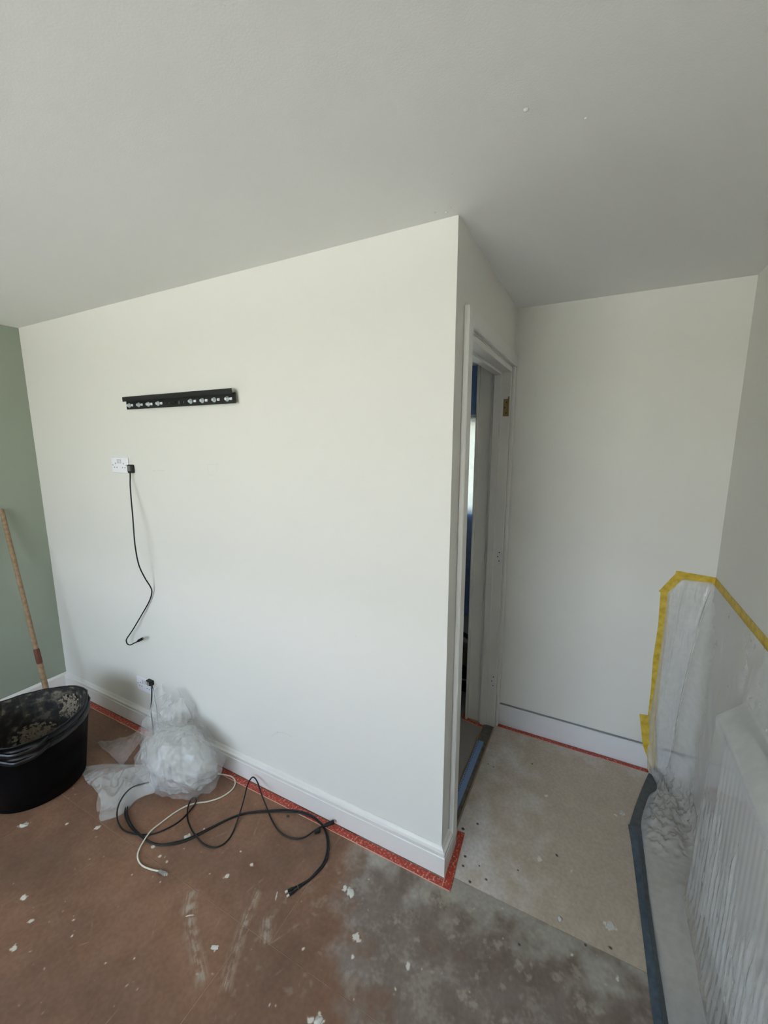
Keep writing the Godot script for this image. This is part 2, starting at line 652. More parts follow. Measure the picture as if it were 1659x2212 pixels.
# a stain with a ragged outline
func blot(im: Image, x: float, z: float, r: float, col: Color, alpha: float, n: FastNoiseLite, stretch := 1.0, turn := 0.0, ragged := 0.35) -> void:
	var s := FW / (FX1 - FX0)
	var cx := (x - FX0) * s
	var cz := (z - FZ0) * s
	var rp := maxf(r * s, 0.8)
	var e := int(ceil(rp * maxf(stretch, 1.0) * 1.5)) + 1
	for py in range(int(cz) - e, int(cz) + e + 1):
		for px in range(int(cx) - e, int(cx) + e + 1):
			if px < 0 or py < 0 or px >= FW or py >= FH:
				continue
			var d := Vector2(px + 0.5 - cx, py + 0.5 - cz).rotated(-turn)
			d.x /= stretch
			var q := d.length() / rp + ragged * n.get_noise_2d(px * 2.6 + x * 900.0, py * 2.6)
			var a := clampf((1.0 - q) * (1.5 if ragged > 0.75 else rp * 0.7 + 0.3), 0.0, 1.0) * alpha
			if a > 0.01:
				im.set_pixel(px, py, im.get_pixel(px, py).lerp(col, a))


func scuff(im: Image, a: Vector2, b: Vector2, width: float, col: Color, alpha: float, n: FastNoiseLite) -> void:
	var s := FW / (FX1 - FX0)
	var p0 := (a - Vector2(FX0, FZ0)) * s
	var p1 := (b - Vector2(FX0, FZ0)) * s
	var w := maxf(width * s, 0.7)
	var lo := Vector2(minf(p0.x, p1.x), minf(p0.y, p1.y)) - Vector2(w, w) * 1.5
	var hi := Vector2(maxf(p0.x, p1.x), maxf(p0.y, p1.y)) + Vector2(w, w) * 1.5
	var dir := (p1 - p0).normalized()
	var long := p0.distance_to(p1)
	for py in range(maxi(0, int(lo.y)), mini(FH - 1, int(hi.y)) + 1):
		for px in range(maxi(0, int(lo.x)), mini(FW - 1, int(hi.x)) + 1):
			var q := Vector2(px + 0.5, py + 0.5) - p0
			var along := q.dot(dir)
			var across := q.dot(Vector2(-dir.y, dir.x))
			if along < 0.0 or along > long or absf(across) > w:
				continue
			var streak := n.get_noise_2d(across * 9.0 + 300.0 * alpha, along * 0.5) * 0.5 + 0.5
			var patch := n.get_noise_2d(px * 1.2, py * 1.2) * 0.5 + 0.5
			var v := alpha * clampf((streak * patch * 4.0 - 0.55), 0.0, 1.0) * (1.0 - absf(across) / w) * minf(1.0, minf(along, long - along) / 6.0)
			if v > 0.01:
				im.set_pixel(px, py, im.get_pixel(px, py).lerp(col, v))


func build_floor() -> void:
	var im := floor_image()
	var n := noise(51, 0.05, FastNoiseLite.TYPE_SIMPLEX_SMOOTH, 3)
	var white := Color(0.86, 0.85, 0.81)
	# dried paint splashes (x, z, radius)
	var splash := [Vector3(-0.281, 0.235, 0.016), Vector3(-0.295, 0.225, 0.008), Vector3(-0.312, 0.240, 0.006), Vector3(-0.186, 0.351, 0.017), Vector3(-0.169, 0.404, 0.007), Vector3(0.006, 0.343, 0.011), Vector3(-0.005, 0.413, 0.004), Vector3(-0.698, 0.329, 0.010), Vector3(-0.755, 0.412, 0.0108), Vector3(-0.602, 0.598, 0.012), Vector3(-1.009, 0.311, 0.0067), Vector3(-1.262, 0.850, 0.0116), Vector3(-1.214, 0.916, 0.013), Vector3(-1.380, 0.821, 0.0135), Vector3(-0.892, 0.796, 0.0045), Vector3(-1.076, 0.805, 0.006), Vector3(-1.127, 0.777, 0.0048), Vector3(-1.096, 0.582, 0.0049), Vector3(-0.819, 0.744, 0.0045), Vector3(-1.039, 0.366, 0.0133), Vector3(-0.781, 0.312, 0.0047), Vector3(-1.749, 0.675, 0.018), Vector3(-1.439, 0.528, 0.0126), Vector3(-1.582, 0.581, 0.0074), Vector3(-1.131, 0.471, 0.010), Vector3(-1.067, 0.483, 0.0082), Vector3(-1.020, 0.484, 0.0065), Vector3(-0.200, 0.596, 0.0120), Vector3(-0.175, 0.584, 0.0159), Vector3(-0.185, 0.570, 0.0067), Vector3(-0.331, 0.463, 0.0056), Vector3(0.337, -0.578, 0.0087), Vector3(0.347, -0.235, 0.0126), Vector3(0.443, -0.038, 0.0089), Vector3(0.604, -0.097, 0.0182), Vector3(0.636, -0.618, 0.0106), Vector3(0.665, -0.641, 0.0106), Vector3(0.622, 0.058, 0.007), Vector3(0.487, 0.06, 0.006), Vector3(0.249, 0.024, 0.0044)]
	# thinner, older blotches (x, z, radius)
	var faint := [Vector3(-0.085, 0.243, 0.0142), Vector3(0.109, 0.198, 0.0127), Vector3(0.213, 0.160, 0.0099), Vector3(0.086, 0.318, 0.0109), Vector3(0.331, 0.171, 0.0156), Vector3(0.450, 0.143, 0.0217), Vector3(0.503, 0.103, 0.0191), Vector3(0.397, 0.049, 0.0116), Vector3(0.219, 0.043, 0.0083), Vector3(0.472, 0.056, 0.0130), Vector3(0.659, -0.045, 0.0120), Vector3(0.370, 0.151, 0.0084), Vector3(0.243, -0.630, 0.0088), Vector3(0.207, -0.573, 0.0139), Vector3(0.190, 0.329, 0.0182), Vector3(0.295, 0.250, 0.0130), Vector3(0.217, 0.264, 0.0124), Vector3(0.520, 0.183, 0.0225), Vector3(0.564, 0.172, 0.0160), Vector3(0.363, 0.188, 0.0145), Vector3(0.258, 0.144, 0.0190), Vector3(0.360, 0.061, 0.0121), Vector3(0.004, 0.260, 0.0122), Vector3(0.224, 0.336, 0.0135), Vector3(0.318, 0.328, 0.0144), Vector3(0.417, 0.016, 0.0146), Vector3(0.108, 0.143, 0.0149), Vector3(-0.02, 0.11, 0.03), Vector3(0.05, 0.09, 0.035), Vector3(0.14, 0.08, 0.022)]
	for q in faint:
		blot(im, q.x, q.y, q.z, Color(0.66, 0.64, 0.57), 0.65, n, rng.randf_range(0.8, 1.5), rng.randf() * PI, 0.8)
	for k in 260:
		var x := rng.randf_range(-0.5, 0.75)
		blot(im, x, rng.randf_range(0.0, 0.9), rng.randf_range(0.003, 0.014), Color(0.64, 0.61, 0.57), rng.randf_range(0.12, 0.4), n, rng.randf_range(0.7, 2.0), rng.randf() * PI, 0.9)
	for k in 420:
		blot(im, rng.randf_range(-2.4, 0.8), rng.randf_range(-1.0, 1.5), rng.randf_range(0.0015, 0.004), white, rng.randf_range(0.25, 0.9), n, rng.randf_range(1.0, 2.5), rng.randf() * PI)
	for q in splash:
		blot(im, q.x, q.y, q.z * 0.85, white, 0.95, n, rng.randf_range(0.9, 1.6), rng.randf() * PI, 0.7)
	# nail heads and dark specks
	for q in [Vector3(0.078, -0.276, 0.006), Vector3(0.066, -0.645, 0.004), Vector3(0.036, -0.655, 0.004), Vector3(0.411, -0.285, 0.006), Vector3(0.276, -0.147, 0.004), Vector3(0.527, 0.006, 0.005), Vector3(0.324, 0.110, 0.005), Vector3(0.247, -0.764, 0.0045), Vector3(0.603, -0.024, 0.0055), Vector3(-0.715, 0.088, 0.008), Vector3(0.025, -0.223, 0.007), Vector3(0.073, -0.063, 0.006), Vector3(0.115, -0.014, 0.006), Vector3(0.070, -0.105, 0.006), Vector3(0.132, -0.093, 0.004), Vector3(0.170, -0.052, 0.006)]:
		blot(im, q.x, q.y, q.z, Color(0.2, 0.17, 0.15), 0.85, n, 1.2, 0.4)
	# broom and trowel scuffs
	for q in [[-0.836, 0.507, -0.769, 0.579, 0.035], [-0.80, 0.54, -0.685, 0.631, 0.03], [-0.72, 0.6, -0.551, 0.687, 0.03], [-0.604, 0.387, -0.569, 0.493, 0.022], [-0.58, 0.46, -0.535, 0.568, 0.03], [-0.545, 0.55, -0.481, 0.675, 0.03], [-0.51, 0.44, -0.45, 0.52, 0.03]]:
		scuff(im, Vector2(q[0], q[1]), Vector2(q[2], q[3]), q[4], Color(0.7, 0.67, 0.62), 0.8, n)
	for k in 46:
		var a := Vector2(rng.randf_range(-1.3, 0.5), rng.randf_range(0.05, 1.2))
		scuff(im, a, a + Vector2(rng.randf_range(-0.08, 0.08), rng.randf_range(0.03, 0.15)), rng.randf_range(0.0025, 0.006), Color(0.66, 0.58, 0.5), rng.randf_range(0.3, 0.7), n)
	var m := mat(Color.WHITE, 0.62)
	m.albedo_texture = ImageTexture.create_from_image(im)
	m.texture_repeat = false
	m.metallic_specular = 0.4
	var far := mat(Color(0.5, 0.38, 0.31), 0.65)
	var root := struct_root("floor", "dirty hardboard floor with paint splashes and plaster dust", "floor")
	var st := mb()
	box(st, Vector3(LEFT, -0.12, FAR), Vector3(RIGHT, -0.0012, REAR))
	obj("subfloor", st, M.dust_sub, root)
	# boards: x0, x1, z0, z1
	for q in [[LEFT, -1.665, 0.0, 0.505], [-1.665, -0.445, 0.0, 0.505], [-0.445, RIGHT, 0.0, 0.505], [LEFT, -1.76, 0.505, 1.115], [-1.76, -0.54, 0.505, 1.115], [-0.54, RIGHT, 0.505, 1.115], [LEFT, -1.2, 1.115, 1.725], [-1.2, RIGHT, 1.115, 1.725], [0.0, RIGHT, BACK, 0.0]]:
		floor_board(root, q, m)
	for q in [[LEFT, -0.6, 1.725, 2.335], [-0.6, RIGHT, 1.725, 2.335], [LEFT, -1.3, 2.335, REAR], [-1.3, RIGHT, 2.335, REAR]]:
		floor_board(root, q, far)
	var grey := mat(Color(0.56, 0.54, 0.52), 0.7)
	for q in [[LEFT, -0.07, -0.96, -0.1], [LEFT, -0.17, FAR, -0.96]]:
		floor_board(root, q, grey)


func floor_board(root: Node3D, q: Array, m: Material) -> void:
	var st := mb()
	var g := 0.0011
	var lo := Vector3(q[0] + g, -0.0012, q[2] + g)
	var hi := Vector3(q[1] - g, 0.0, q[3] - g)
	st.set_smooth_group(-1)
	var uv := func(v: Vector3) -> Vector2: return Vector2((v.x - FX0) / (FX1 - FX0), (v.z - FZ0) / (FZ1 - FZ0))
	var top := [Vector3(lo.x, 0, lo.z), Vector3(hi.x, 0, lo.z), Vector3(hi.x, 0, hi.z), Vector3(lo.x, 0, hi.z)]
	for t in [[0, 1, 2], [0, 2, 3]]:
		for k in t:
			st.set_uv(uv.call(top[k]))
			st.add_vertex(top[k])
	for k in 4:
		var a: Vector3 = top[k]
		var b: Vector3 = top[(k + 1) % 4]
		var d := Vector3(0, -0.0012, 0)
		for v in [a, a + d, b + d, a, b + d, b]:
			st.set_uv(uv.call(v))
			st.add_vertex(v)
	obj("floor_board", st, m, root)


# ------------------------------------------------------------------ doorway

func build_door() -> void:
	var d := struct_root("door_1", "doorless white door frame in the narrow side wall", "door frame")
	var st := mb()
	box(st, Vector3(0, 0.0, -0.142), Vector3(0.02, 2.165, -0.084), 0.004)
	obj("architrave", st, M.gloss, d)
	st = mb()
	box(st, Vector3(0, 2.105, -1.02), Vector3(0.02, 2.165, -0.142), 0.004)
	obj("architrave", st, M.gloss, d)
	st = mb()
	box(st, Vector3(0, 0.0, -1.02), Vector3(0.016, 2.105, -0.975), 0.004)
	obj("architrave", st, M.gloss, d)
	st = mb()
	box(st, Vector3(-0.1, 0.0, -0.165), Vector3(0.0, 2.1, -0.14), 0.002)
	obj("lining", st, M.gloss, d)
	st = mb()
	box(st, Vector3(-0.1, 2.075, -0.968), Vector3(0.0, 2.1, -0.165), 0.002)
	obj("lining", st, M.gloss, d)
	st = mb()
	box(st, Vector3(-0.1, 0.0, -0.975), Vector3(0.0, 2.1, -0.962), 0.002)
	obj("lining", st, M.gloss, d)
	st = mb()
	box(st, Vector3(-0.088, 0.0, -0.177), Vector3(-0.05, 2.063, -0.165), 0.002)
	obj("door_stop", st, M.gloss, d)
	st = mb()
	box(st, Vector3(-0.088, 2.063, -0.962), Vector3(-0.05, 2.075, -0.165), 0.002)
	obj("door_stop", st, M.gloss, d)
	st = mb()
	box(st, Vector3(-0.088, 0.0, -0.962), Vector3(-0.05, 2.063, -0.95), 0.002)
	obj("door_stop", st, M.gloss, d)
	st = mb()
	box(st, Vector3(-0.182, 0.0, -0.985), Vector3(-0.168, 2.2, -0.955), 0.003)
	obj("corner_bead", st, M.gloss, d)
	# hinge leaf left on the frame, and two bare rebates with screw holes
	for q in [[1.893, 0.045, true], [1.07, 0.04, false], [0.3, 0.045, false]]:
		st = mb()
		var y: float = q[0]
		var h: float = q[1]
		box(st, Vector3(-0.036, y - h, -0.963), Vector3(-0.012, y + h, -0.9605), 0.0008)
		var leaf := obj("hinge_leaf" if q[2] else "hinge_rebate", st, M.brass if q[2] else M.gloss_cool, d)
		if q[2]:
			st = mb()
			tube(st, PackedVector3Array([Vector3(-0.008, y - h, -0.957), Vector3(-0.008, y + h * 1.25, -0.957)]), 0.004, 8)
			obj("hinge_knuckle", st, M.brass, leaf)
		for k in 3:
			st = mb()
			var c := Vector3(-0.02 - 0.008 * (k % 2), y + (k - 1) * h * 0.62, -0.9602)
			lathe(st, [Vector2(0.0001, 0.0), Vector2(0.0032, 0.0), Vector2(0.0034, -0.001)], 8, Transform3D(Basis(Vector3.RIGHT, PI / 2), c))
			obj("screw_hole", st, M.slot, leaf)
	# threshold
	var t := thing("threshold_strip", "grey timber threshold under the doorway, covered in pale blue film", "threshold")
	st = mb()
	box(st, Vector3(-0.062, 0.0, -0.955), Vector3(-0.006, 0.007, -0.18), 0.002)
	obj("timber", st, M.timber_grey, t)
	st = mb()
	box(st, Vector3(-0.06, 0.007, -0.8), Vector3(-0.024, 0.0085, -0.27), 0.0006)
	var fl := obj("blue_film", st, M.blue_film, t)
	fl.set_meta("label", "pale blue film with a punched edge")
	for k in 40:
		st = mb()
		var c := Vector3(-0.054 + 0.002 * (k % 2), 0.0086, -0.79 + k * 0.0125)
		lathe(st, [Vector2(0.0001, 0.0001), Vector2(0.003, 0.0001)], 7, Transform3D(Basis(), c))
		obj("punched_hole", st, M.slot, fl)


func build_windows() -> void:
	var w := struct_root("window_1", "white two-light window behind the viewer that lights the room", "window")
	window_frame(w, -1.95, 0.15, 0.85, 2.2, REAR + 0.04, 2)
	var v := struct_root("window_2", "bright window of the next room behind hanging film", "window")
	window_frame(v, -1.5, -0.42, 1.03, 1.93, FAR - 0.06, 2)
	var st := mb()
	box(st, Vector3(-60, -3.2, -60), Vector3(60, -3.0, 60))
	var g := struct("ground", st, M.outside, "ground outside the house, below window level", "ground")
	g.set_meta("kind", "structure")


func window_frame(w: Node3D, x0: float, x1: float, y0: float, y1: float, z: float, lights: int) -> void:
	var t := 0.05
	for q in [[Vector3(x0, y0, z - 0.03), Vector3(x0 + t, y1, z + 0.03)], [Vector3(x1 - t, y0, z - 0.03), Vector3(x1, y1, z + 0.03)], [Vector3(x0 + t, y0, z - 0.03), Vector3(x1 - t, y0 + t, z + 0.03)], [Vector3(x0 + t, y1 - t, z - 0.03), Vector3(x1 - t, y1, z + 0.03)]]:
		var st := mb()
		box(st, q[0], q[1], 0.004)
		obj("frame_bar", st, M.white_plastic, w)
	var step := (x1 - x0) / lights
	for k in range(1, lights):
		var st := mb()
		box(st, Vector3(x0 + step * k - 0.035, y0 + t, z - 0.03), Vector3(x0 + step * k + 0.035, y1 - t, z + 0.03), 0.004)
		obj("mullion", st, M.white_plastic, w)
	for k in lights:
		var st := mb()
		box(st, Vector3(x0 + step * k + (t if k == 0 else 0.035), y0 + t, z - 0.003), Vector3(x0 + step * (k + 1) - (t if k == lights - 1 else 0.035), y1 - t, z + 0.003))
		obj("pane", st, M.glass, w)


# ------------------------------------------------------------------ skirting and tapes

func build_skirting() -> void:
	var ogee := [Vector2(0.0, 0.121), Vector2(0.003, 0.121), Vector2(0.007, 0.117), Vector2(0.011, 0.1105), Vector2(0.016, 0.107), Vector2(0.0195, 0.1055), Vector2(0.0195, 0.103), Vector2(0.0178, 0.089), Vector2(0.0208, 0.086), Vector2(0.0205, 0.003), Vector2(0.0, 0.003)]
	var st := mb()
	moulding(st, ogee, func(d): return Vector3(LEFT + 0.016, 0, d), func(d): return Vector3(d, 0, d), Vector3.BACK)
	struct("baseboard_front", st, M.gloss, "moulded white skirting along the bracket wall", "skirting")
	st = mb()
	moulding(st, ogee, func(d): return Vector3(d, 0, d), func(d): return Vector3(d, 0, -0.084), Vector3.RIGHT)
	struct("baseboard_return", st, M.gloss, "short piece of moulded white skirting round the outer corner", "skirting")
	st = mb()
	moulding(st, [Vector2(0, 0.13), Vector2(0.014, 0.13), Vector2(0.018, 0.126), Vector2(0.018, 0.003), Vector2(0, 0.003)], func(d): return Vector3(0.016, 0, BACK + d), func(d): return Vector3(RIGHT, 0, BACK + d), Vector3.BACK)
	var o := struct("baseboard_alcove", st, M.gloss_cool, "plain white skirting at the end of the recess", "skirting")
	st = mb()
	box(st, Vector3(0.016, 0.1302, BACK + 0.0005), Vector3(RIGHT, 0.136, BACK + 0.009), 0.001)
	obj("sealant_bead", st, M.raw_edge, o)
	st = mb()
	moulding(st, [Vector2(0, 0.121), Vector2(0.006, 0.121), Vector2(0.016, 0.108), Vector2(0.016, 0.003), Vector2(0, 0.003)], func(d): return Vector3(LEFT + d, 0, 0.0), func(d): return Vector3(LEFT + d, 0, REAR), Vector3.RIGHT)
	struct("baseboard_left", st, M.gloss, "white skirting along the sage green wall", "skirting")


func tape_run(called: String, label: String, a: Vector3, b: Vector3, hw: float, edge_side: float) -> void:
	var t := thing(called, label, "tape")
	var st := mb()
	var n := int(a.distance_to(b) / 0.05) + 2
	var line := fine_line(a, b, n)
	strip(st, line, many(hw, n + 1), Vector3.UP, 0.0012, 0.0012)
	obj("tape_strip", st, M.red, t)
	var s := (b - a).normalized().cross(Vector3.UP)
	st = mb()
	strip(st, fine_line(a + s * (hw * edge_side) + Vector3.UP * 0.0004, b + s * (hw * edge_side) + Vector3.UP * 0.0004, n), many(0.0016, n + 1), Vector3.UP, 0.0012, 0.0008)
	obj("paint_edge", st, M.red_edge, t)


func build_red_tape() -> void:
	tape_run("masking_tape", "long red masking tape on the floor below the bracket wall", Vector3(LEFT + 0.03, 0.0003, 0.041), Vector3(0.056, 0.0003, 0.041), 0.0165, 1.0)
	tape_run("masking_tape", "short red masking tape round the outer corner to the door frame", Vector3(0.041, 0.0012, 0.05), Vector3(0.023, 0.0012, -0.203), 0.0165, -1.0)
	tape_run("masking_tape", "red masking tape on the floor at the end of the recess", Vector3(0.0, 0.0003, BACK + 0.031), Vector3(0.81, 0.0003, BACK + 0.033), 0.0135, 1.0)
	tape_run("masking_tape", "red masking tape on the floor just beyond the door frame", Vector3(-0.195, 0.0003, -0.957), Vector3(-0.064, 0.0003, -0.935), 0.012, 1.0)
	tape_run("masking_tape", "red masking tape running away behind the door frame", Vector3(-0.187, 0.0012, -0.95), Vector3(-0.187, 0.0012, -1.35), 0.013, 1.0)


# ------------------------------------------------------------------ radiator, film and its tapes

func build_radiator_and_sheet() -> void:
	var r := thing("panel_radiator", "white fluted panel radiator under clear film on the right wall", "radiator", Vector3(0, 0, 0))
	var z0 := -0.25
	var z1 := 1.15
	var st := mb()
	# front panel with vertical flutes
	var nz := 168
	grid(st, nz, 20, func(u, v):
		var z := lerpf(z0, z1, u)
		var y := lerpf(0.79, 0.11, v)
		var f := 0.5 + 0.5 * cos(TAU * (z - z0) / 0.0333)
		var inset := smoothstep(0.0, 0.1, v) * smoothstep(1.0, 0.9, v)
		return Vector3(0.878 + 0.007 * f * inset + 0.004 * (1.0 - inset), y, z))
	box(st, Vector3(0.885, 0.11, z0), Vector3(0.93, 0.79, z1), 0.004)
	obj("panel", st, M.radiator, r)
	st = mb()
	box(st, Vector3(0.882, 0.785, z0 + 0.005), Vector3(0.945, 0.795, z1 - 0.005), 0.003)
	obj("top_grille", st, M.radiator, r)
	for z in [z0 + 0.2, z1 - 0.2]:
		st = mb()
		box(st, Vector3(0.93, 0.2, z - 0.02), Vector3(RIGHT - 0.001, 0.72, z + 0.02), 0.002)
		obj("wall_bracket", st, M.radiator, r)
	st = mb()
	tube(st, PackedVector3Array([Vector3(0.905, 0.0, -0.29), Vector3(0.905, 0.12, -0.29)]), 0.0075, 10)
	tube(st, PackedVector3Array([Vector3(0.905, 0.13, -0.31), Vector3(0.905, 0.13, -0.245)]), 0.011, 10)
	lathe(st, [Vector2(0.0001, 0.18), Vector2(0.012, 0.178), Vector2(0.015, 0.17), Vector2(0.015, 0.14), Vector2(0.012, 0.13), Vector2(0.012, 0.11), Vector2(0.0001, 0.11)], 12, Transform3D(Basis(), Vector3(0.905, 0, -0.29)))
	obj("valve", st, M.white_plastic, r)

	# the film: u runs from the taped edge in the recess along the right wall, v from the wall tape down and over the floor
	var wr := noise(61, 5.0, FastNoiseLite.TYPE_SIMPLEX, 3, FastNoiseLite.FRACTAL_RIDGED)
	var soft := noise(62, 2.0, FastNoiseLite.TYPE_SIMPLEX, 2)
	var sheet := thing("polythene_sheet", "clear polythene sheet taped over the radiator and right wall", "plastic sheet")
	st = mb()
	grid(st, 520, 110, func(u, v): return sheet_point(u, v, wr, soft))
	obj("film", st, M.sheet_film, sheet)

	# yellow tape along the top and down the recess wall
	var zb := BACK + 0.0006
	var f := 0.0195
	var t := thing("yellow_tape", "yellow tape along the right wall holding the sheet's top edge", "tape")
	st = mb()
	strip(st, fine_line(Vector3(RIGHT - 0.0008, 1.061, BACK + 0.002), Vector3(RIGHT - 0.0008, 1.066, 1.3), 40), many(f, 41), Vector3.LEFT, 0.0008, 0.0008)
	obj("tape_strip", st, M.yellow, t)
	t = thing("yellow_tape", "short level yellow tape on the recess wall in the corner", "tape")
	st = mb()
	strip(st, fine_line(Vector3(0.815, 1.074, zb), Vector3(RIGHT, 1.062, zb), 8), many(f, 9), Vector3.BACK, 0.0008, 0.0008)
	obj("tape_strip", st, M.yellow, t)
	t = thing("yellow_tape", "slanting yellow tape on the recess wall above the upright strip", "tape")
	st = mb()
	strip(st, fine_line(Vector3(0.772, 0.968, zb + 0.0008), Vector3(0.838, 1.078, zb + 0.0008), 6), many(f, 7), Vector3.BACK, 0.0008, 0.0008)
	obj("tape_strip", st, M.yellow, t)
	t = thing("yellow_tape", "long upright yellow tape down the recess wall to the skirting", "tape")
	st = mb()
	strip(st, [Vector3(0.783, 0.992, zb + 0.0004), Vector3(0.79, 0.8, zb + 0.0004), Vector3(0.785, 0.62, zb + 0.0004), Vector3(0.79, 0.45, zb + 0.0004), Vector3(0.79, 0.3, zb + 0.0004), Vector3(0.803, 0.14, zb + 0.0004)], many(f, 6), Vector3.BACK, 0.0008, 0.001)
	obj("tape_strip", st, M.yellow, t)
	t = thing("yellow_tape", "wide loose yellow tape end over the skirting at the sheet's foot", "tape")
	st = mb()
	strip(st, [Vector3(0.768, 0.3, zb + 0.003), Vector3(0.79, 0.14, zb + 0.02), Vector3(0.81, 0.07, zb + 0.0205), Vector3(0.814, 0.004, zb + 0.022)], [0.034, 0.03, 0.022, 0.02], Vector3.BACK, 0.0008, 0.001)
	obj("tape_strip", st, M.yellow, t)

	# dark tape that holds the film down to the floor
	t = thing("duct_tape", "dark grey duct tape on the floor nearest the recess wall", "tape")
	st = mb()
	strip(st, [Vector3(0.823, 0.0022, -0.975), Vector3(0.79, 0.0022, -0.85), Vector3(0.752, 0.0022, -0.70), Vector3(0.716, 0.0022, -0.555)], [0.024, 0.03, 0.034, 0.033], Vector3.UP, 0.0012)
	strip(st, [Vector3(0.765, 0.0034, -0.75), Vector3(0.768, 0.0034, -0.70)], [0.034, 0.026], Vector3.UP, 0.0008)
	obj("tape_strip", st, M.duct, t)
	st = mb()
	strip(st, [Vector3(0.808, 0.004, -0.99), Vector3(0.845, 0.016, -0.965)], [0.012, 0.01], Vector3.UP, 0.004)
	obj("crumpled_end", st, M.clear_tip, t)
	t = thing("duct_tape", "long blue-grey duct tape along the sheet's edge on the floor", "tape")
	var c := [Vector3(0.712, 0.003, -0.585), Vector3(0.716, 0.003, -0.48), Vector3(0.72, 0.003, -0.3), Vector3(0.728, 0.003, -0.1), Vector3(0.735, 0.003, 0.08), Vector3(0.745, 0.003, 0.3), Vector3(0.75, 0.003, 0.6), Vector3(0.75, 0.003, 1.2)]
	st = mb()
	strip(st, c, [0.028, 0.025, 0.022, 0.023, 0.024, 0.025, 0.025, 0.025], Vector3.UP, 0.0012)
	obj("tape_strip", st, M.duct_blue, t)
	st = mb()
	var ridge := []
	for q in c:
		ridge.append(q + Vector3(0.008, 0.0012, 0))
	strip(st, ridge, [0.003, 0.006, 0.007, 0.006, 0.007, 0.007, 0.007, 0.007], Vector3.UP, 0.0035)
	obj("fold", st, M.duct, t)


